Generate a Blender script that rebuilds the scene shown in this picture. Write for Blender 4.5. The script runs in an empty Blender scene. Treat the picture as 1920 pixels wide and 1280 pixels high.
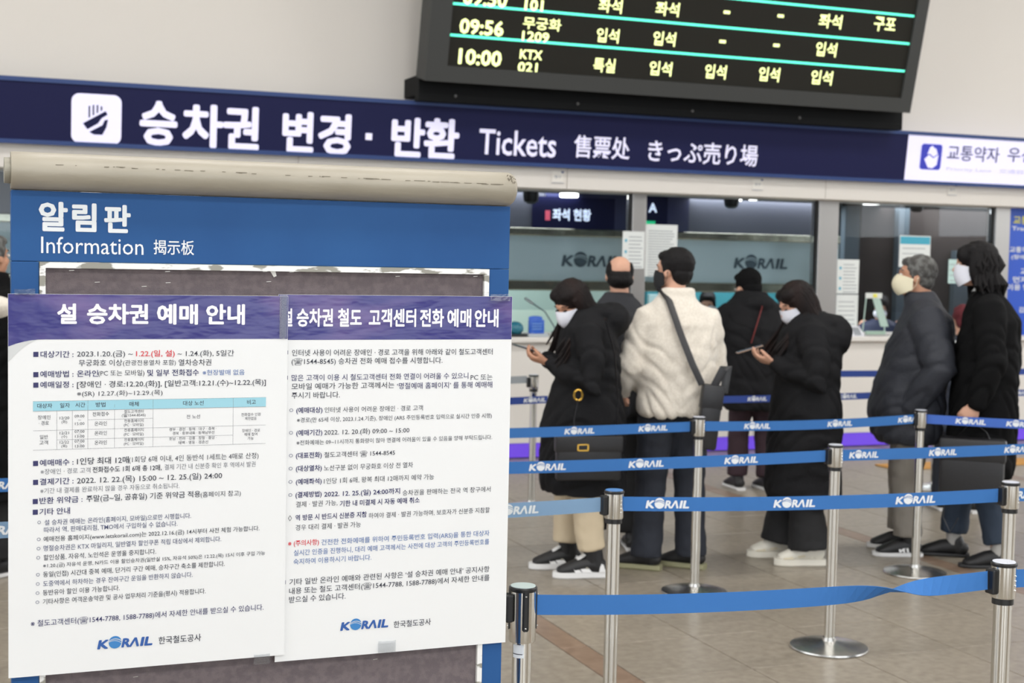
import bpy, bmesh, math, random
from mathutils import Vector, Matrix, noise
random.seed(7)
scene = bpy.context.scene
COL = scene.collection

# ------------------------------------------------------------------ camera
F = 2650.0; H = 1.69
psi = math.radians(21.4); th = math.atan(160 / F); rho = math.radians(1.15)
f0 = Vector((math.sin(psi), math.cos(psi), 0)); r0 = Vector((math.cos(psi), -math.sin(psi), 0)); zz = Vector((0, 0, 1))
FW = f0 * math.cos(th) - zz * math.sin(th)
u0 = zz * math.cos(th) + f0 * math.sin(th)
RT = r0 * math.cos(rho) + u0 * math.sin(rho)
UP = u0 * math.cos(rho) - r0 * math.sin(rho)
cd = bpy.data.cameras.new('camera'); cam = bpy.data.objects.new('camera', cd); COL.objects.link(cam)
cam.matrix_world = Matrix.Translation((0, 0, H)) @ Matrix((RT, UP, -FW)).transposed().to_4x4()
cd.sensor_width = 36; cd.lens = F / 1920 * 36; cd.clip_start = 0.05
cd.dof.use_dof = True; cd.dof.focus_distance = 3.1; cd.dof.aperture_fstop = 6.3
scene.camera = cam

# ------------------------------------------------------------------ world, lights, exposure
scene.view_settings.view_transform = 'Standard'; scene.view_settings.look = 'None'
scene.view_settings.gamma = 1; scene.view_settings.use_curve_mapping = False
scene.view_settings.exposure = 0.0
W = bpy.data.worlds.new('world'); scene.world = W; W.use_nodes = True
bg = W.node_tree.nodes['Background']; bg.inputs[0].default_value = (0.93, 0.965, 1.0, 1); bg.inputs[1].default_value = 4.7

def area(name, loc, rot, sx, sy, power, col=(1, 1, 1)):
    l = bpy.data.lights.new(name, 'AREA'); l.shape = 'RECTANGLE'; l.size = sx; l.size_y = sy; l.energy = power; l.color = col
    o = bpy.data.objects.new(name, l); o.location = loc; o.rotation_euler = rot; COL.objects.link(o); return o
WARM = (1.0, 0.98, 0.955)
for ix, X in enumerate((-5.0, 1.5, 8.0, 14.5)):
    for Y, pw in ((-2.5, 170), (1.2, 150), (6.4, 125)):
        area('hall_fill_light', (X, Y, 6.7), (0, 0, 0), 3.2, 0.9, pw, WARM)  # unseen area lights added to brighten the hall, without fittings
for X in (1.5, 4.5, 7.5, 10.0):
    area('office_fill_light', (X, 12.6, 2.28), (0, 0, 0), 1.8, 1.0, 60, (0.96, 0.98, 1.0))  # added fill light for the office, apart from the visible downlights

def ray(x, y): return FW + RT * ((x - 960) / F) + UP * ((640 - y) / F)
def hz(x, y, z=0.0):
    d = ray(x, y); return Vector((0, 0, H)) + d * ((z - H) / d.z)
def hy(x, y, Y):
    d = ray(x, y); return Vector((0, 0, H)) + d * (Y / d.y)
def hplane(x, y, p0, n):
    d = ray(x, y); o = Vector((0, 0, H)); return o + d * ((Vector(p0) - o).dot(n) / d.dot(n))

# ------------------------------------------------------------------ materials
def lin(c):
    if isinstance(c, str): c = tuple(int(c[i:i + 2], 16) for i in (0, 2, 4))
    return tuple(((v / 255) / 12.92 if v / 255 <= .04045 else ((v / 255 + .055) / 1.055) ** 2.4) for v in c) + (1,)
MATS = {}
def mat(name, col, rough=.6, metal=0, emit=0, bump=0, bscale=60, stretch=(1, 1, 1), col2=None, cscale=8, crange=(.4, .6), spec=.5, objvar=0, world=False, sheen=0, detail=4):
    if name in MATS: return MATS[name]
    m = bpy.data.materials.new(name); m.use_nodes = True; nt = m.node_tree; N = nt.nodes; L = nt.links
    b = N['Principled BSDF']; b.inputs['Base Color'].default_value = lin(col); b.inputs['Roughness'].default_value = rough
    b.inputs['Metallic'].default_value = metal; b.inputs['Specular IOR Level'].default_value = spec
    if sheen: b.inputs['Sheen Weight'].default_value = sheen; b.inputs['Sheen Roughness'].default_value = .5
    if emit:
        b.inputs['Emission Color'].default_value = lin(col); b.inputs['Emission Strength'].default_value = emit
    tc = None
    if bump or col2:
        tc = N.new('ShaderNodeTexCoord'); mp = N.new('ShaderNodeMapping'); mp.inputs['Scale'].default_value = stretch
        L.new(N.new('ShaderNodeNewGeometry').outputs['Position'] if world else tc.outputs['Object'], mp.inputs[0])
    if col2:
        n = N.new('ShaderNodeTexNoise'); n.inputs['Scale'].default_value = cscale; n.inputs['Detail'].default_value = detail; L.new(mp.outputs[0], n.inputs[0])
        r = N.new('ShaderNodeValToRGB'); r.color_ramp.elements[0].position = crange[0]; r.color_ramp.elements[1].position = crange[1]
        r.color_ramp.elements[0].color = lin(col); r.color_ramp.elements[1].color = lin(col2)
        L.new(n.outputs[0], r.inputs[0]); out = r.outputs[0]
        if objvar:
            oi = N.new('ShaderNodeObjectInfo'); hv = N.new('ShaderNodeHueSaturation'); mr = N.new('ShaderNodeMapRange')
            mr.inputs[3].default_value = 1 - objvar; mr.inputs[4].default_value = 1 + objvar
            L.new(oi.outputs['Random'], mr.inputs[0]); L.new(mr.outputs[0], hv.inputs['Value']); L.new(out, hv.inputs['Color']); out = hv.outputs[0]
        L.new(out, b.inputs['Base Color'])
        if emit: L.new(out, b.inputs['Emission Color'])
    if bump:
        n2 = N.new('ShaderNodeTexNoise'); n2.inputs['Scale'].default_value = bscale; n2.inputs['Detail'].default_value = 3; L.new(mp.outputs[0], n2.inputs[0])
        bp = N.new('ShaderNodeBump'); bp.inputs['Strength'].default_value = bump; bp.inputs['Distance'].default_value = .01
        L.new(n2.outputs[0], bp.inputs['Height']); L.new(bp.outputs[0], b.inputs['Normal'])
    MATS[name] = m; return m
def glassmat(name, tint, refl, rough=0.0, base=None, mixbase=0.0):
    m = bpy.data.materials.new(name); m.use_nodes = True; nt = m.node_tree; N = nt.nodes; L = nt.links; N.clear()
    o = N.new('ShaderNodeOutputMaterial'); t = N.new('ShaderNodeBsdfTransparent'); t.inputs[0].default_value = lin(tint)
    g = N.new('ShaderNodeBsdfGlossy'); g.inputs['Roughness'].default_value = rough; fr = N.new('ShaderNodeFresnel'); fr.inputs[0].default_value = refl
    mx = N.new('ShaderNodeMixShader'); L.new(fr.outputs[0], mx.inputs[0]); L.new(t.outputs[0], mx.inputs[1]); L.new(g.outputs[0], mx.inputs[2]); s = mx.outputs[0]
    if base:
        d = N.new('ShaderNodeBsdfDiffuse'); d.inputs[0].default_value = lin(base); m2 = N.new('ShaderNodeMixShader'); m2.inputs[0].default_value = mixbase
        L.new(s, m2.inputs[1]); L.new(d.outputs[0], m2.inputs[2]); s = m2.outputs[0]
    L.new(s, o.inputs[0]); MATS[name] = m; return m

# ------------------------------------------------------------------ objects
def tag(o, label=None, cat=None, group=None, kind=None):
    if label: o['label'] = label
    if cat: o['category'] = cat
    if group: o['group'] = group
    if kind: o['kind'] = kind
    return o
def empty(name, loc, label=None, cat=None, group=None, rz=0):
    o = bpy.data.objects.new(name, None); o.location = loc; o.rotation_euler = (0, 0, rz); o.empty_display_size = .1
    COL.objects.link(o); return tag(o, label, cat, group)
def worg(o):
    v = Vector((0, 0, 0))
    while o: v += o.location; o = o.parent
    return v
class MB:
    def __init__(s): s.V = []; s.F = []; s.M = []; s.slots = []
    def mi(s, m):
        if m not in s.slots: s.slots.append(m)
        return s.slots.index(m)
    def add(s, V, Fc, m, T=None):
        b = len(s.V); i = s.mi(m)
        s.V += [(T @ Vector(v) if T else Vector(v)) for v in V]
        s.F += [tuple(k + b for k in f) for f in Fc]; s.M += [i] * len(Fc); return s
    def box(s, x0, x1, y0, y1, z0, z1, m, bev=0, T=None):
        if not bev:
            V = [(x, y, z) for z in (z0, z1) for y in (y0, y1) for x in (x0, x1)]
            Fc = [(0, 2, 3, 1), (4, 5, 7, 6), (0, 1, 5, 4), (2, 6, 7, 3), (0, 4, 6, 2), (1, 3, 7, 5)]
            return s.add(V, Fc, m, T)
        bm = bmesh.new(); bmesh.ops.create_cube(bm, size=1)
        for v in bm.verts: v.co = Vector(((x0 + x1) / 2 + v.co.x * (x1 - x0), (y0 + y1) / 2 + v.co.y * (y1 - y0), (z0 + z1) / 2 + v.co.z * (z1 - z0)))
        bmesh.ops.bevel(bm, geom=bm.edges[:], offset=bev, segments=2, profile=.5, affect='EDGES')
        bm.verts.index_update(); s.add([v.co.copy() for v in bm.verts], [tuple(v.index for v in f.verts) for f in bm.faces], m, T); bm.free(); return s
    def lathe(s, prof, m, c=(0, 0, 0), n=32, T=None):
        V = []; Fc = []
        for r, z in prof:
            for k in range(n):
                a = 2 * math.pi * k / n; V.append((c[0] + r * math.cos(a), c[1] + r * math.sin(a), c[2] + z))
        for j in range(len(prof) - 1):
            for k in range(n):
                k2 = (k + 1) % n; Fc.append((j * n + k, j * n + k2, (j + 1) * n + k2, (j + 1) * n + k))
        Fc.append(tuple(range(n - 1, -1, -1))); Fc.append(tuple((len(prof) - 1) * n + k for k in range(n)))
        return s.add(V, Fc, m, T)
    def tube(s, pts, rad, m, n=10, T=None):
        V, Fc = tube(pts, rad, n); return s.add(V, Fc, m, T)
    def build(s, name, parent=None, local=False, smooth=False, top=False, shift=None):
        V = s.V
        loc = Vector((0, 0, 0))
        if not local:
            if parent: o0 = worg(parent)
            elif top:
                xs = [v.x for v in V]; ys = [v.y for v in V]; zs = [v.z for v in V]
                o0 = loc = Vector(((min(xs) + max(xs)) / 2, (min(ys) + max(ys)) / 2, min(zs)))
            else: o0 = Vector((0, 0, 0))
            V = [v - o0 for v in V]
        me = bpy.data.meshes.new(name); me.from_pydata([tuple(v) for v in V], [], s.F)
        for m in s.slots: me.materials.append(m)
        me.polygons.foreach_set('material_index', s.M)
        if smooth:
            me.polygons.foreach_set('use_smooth', [True] * len(s.F)); 
            try: me.set_sharp_from_angle(angle=math.radians(38))
            except Exception: pass
        me.update()
        o = bpy.data.objects.new(name, me); o.location = loc; COL.objects.link(o)
        if parent: o.parent = parent
        return o
def basis(d, ref=None):
    d = d.normalized(); ref = ref or (Vector((0, 0, 1)) if abs(d.z) < .9 else Vector((1, 0, 0)))
    u = (ref - d * ref.dot(d)).normalized(); return u, d.cross(u)
def tube(pts, rad, n=10, caps=True, ref=None):
    """closed tube; rad entries are numbers or (along ref, across)"""
    P = [Vector(p) for p in pts]; R = [(r, r) if not isinstance(r, (tuple, list)) else r for r in rad]
    if len(R) == 1: R = R * len(P)
    D = []
    for i in range(len(P)):
        a = P[max(i - 1, 0)]; b = P[min(i + 1, len(P) - 1)]; D.append((b - a).normalized())
    rings = []; u = basis(D[0], ref)[0]
    def put(c, d, u, ra, rb):
        v = d.cross(u); rings.append([c + u * (ra * math.cos(2 * math.pi * k / n)) + v * (rb * math.sin(2 * math.pi * k / n)) for k in range(n)])
    for i, (p, d) in enumerate(zip(P, D)):
        u = (u - d * u.dot(d)).normalized(); ra, rb = R[i]
        if i == 0 and caps:
            for a in (80, 50, 25): put(p - d * min(ra, rb) * math.sin(math.radians(a)), d, u, ra * math.cos(math.radians(a)), rb * math.cos(math.radians(a)))
        put(p, d, u, ra, rb)
        if i == len(P) - 1 and caps:
            for a in (25, 50, 80): put(p + d * min(ra, rb) * math.sin(math.radians(a)), d, u, ra * math.cos(math.radians(a)), rb * math.cos(math.radians(a)))
    V = [v for r in rings for v in r]; Fc = []
    for j in range(len(rings) - 1):
        for k in range(n):
            k2 = (k + 1) % n; Fc.append((j * n + k, j * n + k2, (j + 1) * n + k2, (j + 1) * n + k))
    Fc.append(tuple(range(n - 1, -1, -1))); Fc.append(tuple((len(rings) - 1) * n + k for k in range(n)))
    return V, Fc
def ell(c, r, n=16, T=None):
    c = Vector(c); V = []; Fc = []
    for j in range(1, n // 2):
        a = math.pi * j / (n // 2)
        for k in range(n):
            b = 2 * math.pi * k / n; V.append(c + Vector((r[0] * math.sin(a) * math.cos(b), r[1] * math.sin(a) * math.sin(b), r[2] * math.cos(a))))
    J = n // 2 - 1
    for j in range(J - 1):
        for k in range(n): Fc.append((j * n + k, (j + 1) * n + k, (j + 1) * n + (k + 1) % n, j * n + (k + 1) % n))
    V += [c + Vector((0, 0, r[2])), c - Vector((0, 0, r[2]))]
    for k in range(n): Fc.append((J * n, k, (k + 1) % n)); Fc.append((J * n + 1, (J - 1) * n + (k + 1) % n, (J - 1) * n + k))
    if T: V = [T @ v for v in V]
    return V, Fc
def rings(rs, n=28):
    """closed loft of horizontal ellipses (z, cx, cy, a, b)"""
    V = []; Fc = []
    for z, cx, cy, a, b in rs:
        for k in range(n):
            t = 2 * math.pi * k / n; c, s_ = math.cos(t), math.sin(t)
            e = .85
            V.append(Vector((cx + a * math.copysign(abs(c) ** e, c), cy + b * math.copysign(abs(s_) ** e, s_), z)))
    for j in range(len(rs) - 1):
        for k in range(n): Fc.append((j * n + k, j * n + (k + 1) % n, (j + 1) * n + (k + 1) % n, (j + 1) * n + k))
    Fc.append(tuple(range(n - 1, -1, -1))); Fc.append(tuple((len(rs) - 1) * n + k for k in range(n)))
    return V, Fc
def remesh(parts, voxel, smooth=2, disp=None):
    V = []; Fc = []
    for v, f in parts:
        b = len(V); V += [tuple(p) for p in v]; Fc += [tuple(k + b for k in q) for q in f]
    me = bpy.data.meshes.new('tmp'); me.from_pydata(V, [], Fc); o = bpy.data.objects.new('tmp', me); COL.objects.link(o)
    m = o.modifiers.new('r', 'REMESH'); m.mode = 'VOXEL'; m.voxel_size = voxel
    if smooth: s = o.modifiers.new('s', 'SMOOTH'); s.factor = .5; s.iterations = smooth
    dg = bpy.context.evaluated_depsgraph_get(); r = bpy.data.meshes.new_from_object(o.evaluated_get(dg))
    bpy.data.objects.remove(o); bpy.data.meshes.remove(me)
    if disp:
        nr = [v.normal.copy() for v in r.vertices]
        for v, n_ in zip(r.vertices, nr): v.co += n_ * disp(v.co)
    r.polygons.foreach_set('use_smooth', [True] * len(r.polygons)); r.update(); return r
def meshobj(name, me, m, parent=None):
    me.materials.clear(); me.materials.append(m); me.name = name
    o = bpy.data.objects.new(name, me); COL.objects.link(o)
    if parent: o.parent = parent
    return o

# ------------------------------------------------------------------ text
TC = {}
def text_mesh(body, off=0.0):
    k = (body, off)
    if k in TC: return TC[k]
    if off > .017:                      # heavy lettering: thicken with shifted copies, which keeps the counters open
        V0, F0, _, _, _, _ = text_mesh(body, 0.0); V = []; Fc = []; b = off
        for ci, (dx, dy) in enumerate(((0, 0), (b, 0), (-b, 0), (0, b), (0, -b), (b * .75, b * .75), (-b * .75, b * .75), (b * .75, -b * .75), (-b * .75, -b * .75))):
            n = len(V); V += [Vector((v.x + dx, v.y + dy, ci * 3e-5)) for v in V0]; Fc += [tuple(i + n for i in f) for f in F0]
        TC[k] = (V, Fc, min(v.x for v in V), max(v.x for v in V), min(v.y for v in V), max(v.y for v in V)); return TC[k]
    cu = bpy.data.curves.new('t', 'FONT'); cu.body = body; cu.size = 1; cu.offset = off; cu.resolution_u = 2
    o = bpy.data.objects.new('t', cu); me = o.to_mesh()
    V = [v.co.copy() for v in me.vertices]; Fc = [tuple(p.vertices) for p in me.polygons]
    o.to_mesh_clear(); bpy.data.objects.remove(o); bpy.data.curves.remove(cu)
    TC[k] = (V, Fc, min(v.x for v in V), max(v.x for v in V), min(v.y for v in V), max(v.y for v in V)); return TC[k]
def put_text(mb, body, p0, width, height, ux, uy, m, off=0.0, full=None, shear=0):
    """p0 = lower left of the glyph box; width stretched to fit; height = that of a full syllable, or of the box when full"""
    V, Fc, x0, x1, y0, y1 = text_mesh(body, off); sx = width / (x1 - x0)
    if full: sy = height / (y1 - y0); yb = y0
    else: sy = height / .92; yb = -.085
    nn = ux.cross(uy)
    mb.add([p0 + ux * ((v.x - x0) * sx + (v.y - yb) * sy * shear) + uy * ((v.y - yb) * sy) + nn * v.z for v in V], Fc, m)
def logo(mb, p0, h, ux, uy, m, m2=None, nrm=None):
    """letter height h, 6 h wide; K, globe, R, barless A, I, L"""
    m2 = m2 or m; sh = .2
    def t(s, xa, xb):
        V, Fc, x0, x1, y0, y1 = text_mesh(s, .042)
        mb.add([p0 + ux * ((xa + (v.x - x0) / (x1 - x0) * (xb - xa) + (v.y - y0) / (y1 - y0) * sh) * h) + uy * (((v.y - y0) / (y1 - y0)) * h) + ux.cross(uy) * v.z for v in V], Fc, m)
    t('K', -.05, 1.08); t('R', 2.46, 3.36); t('Λ', 3.24, 4.32); t('I', 4.42, 4.74); t('L', 4.86, 5.72)
    r = .68; cx, cy = 1.82, .64; n = 24
    def band(lo, hi):
        V = []; Fc = []
        for k in range(n + 1):
            x = -r + 2 * r * k / n; c = math.sqrt(max(r * r - x * x, 0)); a = max(min(lo(x), c), -c); b = max(min(hi(x), c), -c); b = max(a, b)
            V += [p0 + ux * ((cx + x) * h) + uy * ((cy + a) * h), p0 + ux * ((cx + x) * h) + uy * ((cy + b) * h)]
        for k in range(n): Fc.append((2 * k, 2 * k + 2, 2 * k + 3, 2 * k + 1))
        mb.add(V, Fc, m2)
    w = lambda x: r * (.22 - .35 * (x / r) ** 2 - .12 * x / r)
    band(lambda x: -9, w); band(lambda x: w(x) + .07, lambda x: w(x) + .17 + .08 * x); band(lambda x: w(x) + .26 + .1 * x, lambda x: 9)
# ------------------------------------------------------------------ shared materials
BLK = mat('black_plastic', (22, 23, 25), .35)
STEEL = mat('brushed_steel', (205, 204, 200), .16, 1)
STEELD = mat('satin_steel', (176, 174, 172), .38, 1)
BLUE_BELT = mat('belt_blue', (60, 112, 176), .8, spec=.2, bump=.15, bscale=900)
PALE_BELT = mat('belt_faded_blue', (122, 152, 182), .8, spec=.2, bump=.15, bscale=900)
NAVY_BELT = mat('belt_navy', (38, 66, 142), .7)
GREY_BELT = mat('belt_grey', (150, 156, 160), .7)
WHITE_PR = mat('white_print', (222, 226, 230), .6)
WALLM = mat('wall_paint', (222, 217, 210), .8, bump=.03, bscale=20)
UX = Vector((1, 0, 0)); UZ = Vector((0, 0, 1)); UY = Vector((0, 1, 0))

# ------------------------------------------------------------------ floor: granite tiles with brown bands
GR = mat('granite_tile', (159, 150, 136), .34, col2=(126, 117, 104), cscale=24, crange=(.22, .8), objvar=.045, world=True, detail=12)
GB = mat('granite_band', (144, 122, 104), .36, col2=(124, 103, 87), cscale=16, crange=(.3, .7), objvar=.04, world=True, detail=10)
GROUT = mat('floor_grout', (96, 88, 78), .9)
fl = MB().box(-14, 20, -7, 15.5, -.2, -.004, GROUT).build('floor'); tag(fl, kind='structure')
tiles = []; PX = .514
def tilemesh(w, d, m):
    mb = MB(); g = .0025; b = .0015; x, y = w / 2 - g, d / 2 - g
    V = [(-x, -y, -.004), (x, -y, -.004), (x, y, -.004), (-x, y, -.004), (-x, -y, -b), (x, -y, -b), (x, y, -b), (-x, y, -b), (-x + b, -y + b, 0), (x - b, -y + b, 0), (x - b, y - b, 0), (-x + b, y - b, 0)]
    Fc = [(0, 1, 5, 4), (1, 2, 6, 5), (2, 3, 7, 6), (3, 0, 4, 7), (4, 5, 9, 8), (5, 6, 10, 9), (6, 7, 11, 10), (7, 4, 8, 11), (8, 9, 10, 11)]
    return V, Fc
cells = []
for band in range(-5, 6):
    bx = 2.55 + band * 2.70                      # right edge of a brown band
    cells += [(bx - .065, .13, GB)] + [(bx + .257 + k * PX, PX, GR) for k in range(5)]
def to_px(p):
    v = Vector(p) - Vector((0, 0, H)); w = v.dot(FW); return (960 + F * v.dot(RT) / w, 640 - F * v.dot(UP) / w, w) if w > .1 else (-9999, -9999, -1)
vis = []; rest = []
for cx, w, m in cells:
    for j in range(-16, 24):
        cy = 5.01 + (j + .5) * PX
        if cy > 11 or cx < -13.5 or cx > 19.5 or cy < -6.5: continue
        x, y, d = to_px((cx, cy, 0))
        (vis if d > 0 and 860 < x < 2020 and y < 1420 or (d > 0 and -60 < x < 40 and y < 1400) else rest).append((d, cx, cy, w, m))
vis.sort(key=lambda t: t[0]); rest += vis[290:]; vis = vis[:290]
tm = {}
for w, m in ((PX, GR), (.13, GB)):
    V, Fc = tilemesh(w, PX, m); me = bpy.data.meshes.new('tile'); me.from_pydata(V, [], Fc); me.materials.append(m); tm[m.name] = me
for d, cx, cy, w, m in vis:
    o = bpy.data.objects.new('tile', tm[m.name]); o.location = (cx, cy, 0); o.parent = fl; COL.objects.link(o)
mb = MB()
for d, cx, cy, w, m in rest:
    V, Fc = tilemesh(w, PX, m); mb.add(V, Fc, m, Matrix.Translation((cx, cy, 0)))
tag(mb.build('outer_tiles', fl), kind='stuff')
# tactile paving strip near the counter
YEL = mat('tactile_yellow', (214, 160, 84), .6)
ts = empty('tactile_strip', (8.9, 9.7, 0), 'yellow tactile paving strip on the floor in front of the counter', 'paving')
for k in range(12):
    x0 = 7.15 + k * .3; mb = MB().box(x0 + .002, x0 + .298, 9.55, 9.85, .001, .012, YEL, .002)
    for a in range(4): mb.box(x0 + .03 + a * .07, x0 + .06 + a * .07, 9.58, 9.82, .012, .016, YEL)
    mb.build('tile', ts)

# ------------------------------------------------------------------ hall shell
s = MB().box(-14, 20, -7.3, 11.4, 7.0, 7.2, mat('hall_ceiling', (205, 203, 198), .8)).build('ceiling'); tag(s, kind='structure')
# ticket office front wall above the windows (paint), with the beam
UW = MB().box(-14, 20, 11.0, 11.35, 2.25, 7.0, WALLM).build('wall_front'); tag(UW, kind='structure')
bmx = MB(); xs = [-14, -3.1, .1, 2.45, 4.72, 7.25, 9.6, 20]
for a, b in zip(xs, xs[1:]): bmx.box(a + .002, b - .002, 10.86, 10.998, 2.255, 2.47, WALLM, .004)
tag(bmx.build('trim_1'), kind='structure')
DKC = mat('pole_reflection_dark', (40, 44, 54), .5)  # for unseen dark masses added to streak the reflections in the steel poles
s = MB()
for z0, z1 in ((.0, 1.0), (6.0, 7.0)): s.box(-14, -13.8, -7, 11, z0, z1, WALLM)
for k in range(7): s.box(-14, -13.6, -7 + k * 2.9, -6.3 + k * 2.9, 1, 6, WALLM)
s.box(-14, -13.7, -7, -4, 1, 6, DKC)  # dark mass added out of view for the poles to reflect
tag(s.build('wall_left'), kind='structure')
s = MB().box(19.8, 20, -7, 11, 0, 2.3, WALLM).box(19.8, 20, -7, 11, 6, 7, WALLM)
for k in range(7): s.box(19.6, 20, -7 + k * 2.9, -6.3 + k * 2.9, 2.3, 6, WALLM)
tag(s.build('wall_right'), kind='structure')
s = MB().box(-14, 20, -7.3, -7, 5.6, 7, mat('dark_stone', (80, 76, 72), .6)).box(-14, 20, -7.3, -7, 0, .5, DKC)
for a_, b_ in ((-14, -6.5), (-1.5, .4), (8.5, 20)): s.box(a_, b_, -7.3, -6.95, .5, 5.6, DKC)  # dark panels and open gaps shaped for the pole reflections, out of view
for k in range(12): s.box(-13 + k * 2.8, -12.92 + k * 2.8, -7.25, -7.1, .5, 5.6, DKC)
tag(s.build('wall_back'), kind='structure')
for X in (-4.2, 4.6, 11.5):
    tag(MB().box(X - .45, X + .45, -4.3, -3.4, 0, 7, DKC, .02).build('trim_2'), kind='structure')  # unseen columns added as dark stripes for the poles to mirror

# ------------------------------------------------------------------ long sign band
al = math.radians(6.5)
SN = Vector((0, -math.cos(al), -math.sin(al))); SU = Vector((0, -math.sin(al), math.cos(al))); SP = Vector((0, 10.80, 2.425))
def onsign(x, y, off=.004): return hplane(x, y, SP + SN * off, SN)
NAVY = mat('sign_navy', (32, 34, 72), .5, spec=.12); TRIM = mat('sign_blue_trim', (40, 66, 122), .45)
LIT = mat('sign_lit_white', (226, 224, 248), .5, emit=.36, spec=.1)
sg = empty('ticket_sign', (4.5, 10.9, 2.42), 'long navy backlit sign band naming the ticket change and refund windows', 'sign')
hS = .475
def signslab(x0, x1, a0, a1, d0, d1, m):
    V = [];
    for x in (x0, x1):
        for (a, d) in ((a0, d0), (a1, d0), (a1, d1), (a0, d1)): V.append(SP + Vector((x, 0, 0)) + SU * a + SN * d)
    return MB().add(V, [(0, 1, 2, 3), (7, 6, 5, 4), (0, 4, 5, 1), (1, 5, 6, 2), (2, 6, 7, 3), (3, 7, 4, 0)], m)
xr = onsign(1700, 295).x
signslab(-13, xr, 0.03, hS - .03, -.02, 0, NAVY).build('face_panel', sg)
signslab(-13, 16, 0, .032, -.025, .012, TRIM).build('edge_trim', sg)
signslab(-13, 16, hS - .032, hS, -.025, .012, TRIM).build('edge_trim', sg)
tag(signslab(xr, 16, .032, hS - .032, -.02, .002, LIT).build('face_panel', sg), 'lit white panel at the right end')
pr = MB()
def sgt(s, x0, x1, yt, yb, m=LIT, off=0.0, full=True, d=.004):
    a = onsign(x0, yb, d); b = onsign(x1, yb, d); t = onsign(x0, yt, d)
    # slope of the line follows the sign itself
    put_text(pr, s, Vector((a.x, a.y, a.z)), (b - a).x * 1.0, (t - a).dot(SU), UX, SU, m, off, full)
for s_, x0, x1, yt, yb in (('승', 261, 332, 187, 272), ('차', 341, 418, 193, 275), ('권', 417, 485, 197, 279), ('변', 528, 587, 207, 284), ('경', 595, 657, 211, 289), ('반', 732, 795, 218, 293), ('환', 793, 859, 220, 296)):
    sgt(s_, x0, x1, yt, yb, off=.036)
a = onsign(685, 262); b = onsign(698, 250); pr.add([a, Vector((b.x, a.y, a.z)), Vector((b.x, b.y, b.z)), Vector((a.x, b.y, b.z))], [(0, 1, 2, 3)], LIT)
sgt('Tickets', 897, 1042, 241, 289, off=.012); sgt('售票处', 1075, 1180, 252, 295, off=.014); sgt('きっぷ売り場', 1214, 1420, 261, 303, off=.014)
# hand-and-ticket icon
def rrect(c, w, h, r, ux, uy, n=5):
    V = []
    for q, (sx, sy) in enumerate(((1, 1), (-1, 1), (-1, -1), (1, -1))):
        for k in range(n + 1):
            an = math.pi / 2 * (q + k / n); V.append(c + ux * (sx * (w / 2 - r) + r * math.cos(an)) + uy * (sy * (h / 2 - r) + r * math.sin(an)))
    return V
c = onsign(181, 223); w = (onsign(228, 223) - onsign(134, 223)).x; h = (onsign(181, 176) - onsign(181, 269)).dot(SU)
V = rrect(c, w, h, w * .16, UX, SU); pr.add(V, [tuple(range(len(V)))], LIT)
def icon(c, w, mm, d):
    q = lambda x, y: c + UX * (x * w) + SU * (y * w) + SN * d
    poly = lambda P: pr.add([q(*p) for p in P], [tuple(range(len(P)))], mm)
    poly([(-.27, -.10), (.18, .17), (.22, .10), (.10, .02), (.03, -.09), (-.18, -.22)])
    poly([(-.14, -.27), (.05, -.16), (.12, -.12), (.16, -.02), (.23, 0), (.2, -.16), (.12, -.32), (-.05, -.32)])
    for k, x in enumerate((-.16, -.08, .0, .08)):
        poly([(x, .02 + .05 * k), (x + .03, .03 + .05 * k), (x + .03, .26 + .03 * math.sin(k)), (x, .26 + .03 * math.sin(k))])
icon(c, w, NAVY, .002)
SB = mat('icon_blue', (48, 56, 176), .5, emit=.25)
c = onsign(1745.5, 294); w2 = (onsign(1765, 294) - onsign(1726, 294)).x; h2 = (onsign(1745, 270) - onsign(1745, 318)).dot(SU)
V = rrect(c + SN * .002, w2, h2, w2 * .12, UX, SU); pr.add(V, [tuple(range(len(V)))], SB)
q = lambda x, y: c + UX * (x * w2) + SU * (y * w2) + SN * .005
for P in ([(-.32, -.1), (-.12, .08), (.1, -.05), (.34, .1), (.3, -.3), (.1, -.45), (-.12, -.42)], [(-.2, .1), (-.1, .38), (.02, .44), (.1, .36), (.2, .33), (.3, .12), (.1, .0), (-.08, .12)]):
    pr.add([q(*p) for p in P], [tuple(range(len(P)))], LIT)
SGB = mat('sign_dark_print', (60, 60, 120), .5); SGL = mat('sign_pale_print', (190, 188, 224), .5, emit=.4)
sgt('교통약자', 1775, 1873, 271, 300, SGB, .004, d=.008); sgt('우선창구', 1888, 1990, 275, 303, SGB, .004, d=.008)
sgt('Priority Lane · 交通弱者 · 優先窓口', 1774, 2010, 311, 321, SGL, .01, d=.008)
pr.build('print', sg)
# little notices on the beam
for (x, y, k) in ((1046, 332, 'leftmost'), (1421, 346, 'middle'), (1786, 356, 'rightmost')):
    p = hy(x, y, 10.85); w = .105
    n_ = MB().box(p.x - w / 2, p.x + w / 2, 10.853, 10.858, p.z - .05, p.z + .05, mat('notice_card', (226, 222, 214), .7))
    nn = n_.build('notice', top=True); tag(nn, k + ' of three small square notices on the white beam under the sign', 'notice', 'small notices on the beam')
    e = MB().box(p.x - w / 2, p.x + w / 2, 10.851, 10.853, p.z - .05, p.z - .045, mat('grey_edge', (150, 155, 165), .7)).box(p.x + w / 2 - .02, p.x + w / 2, 10.851, 10.853, p.z + .035, p.z + .05, TRIM)
    put_text(e, '창구', Vector((p.x - .03, 10.850, p.z - .01)), .06, .025, UX, UZ, mat('grey_edge', ''), .01)
    e.build('print', nn)

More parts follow.
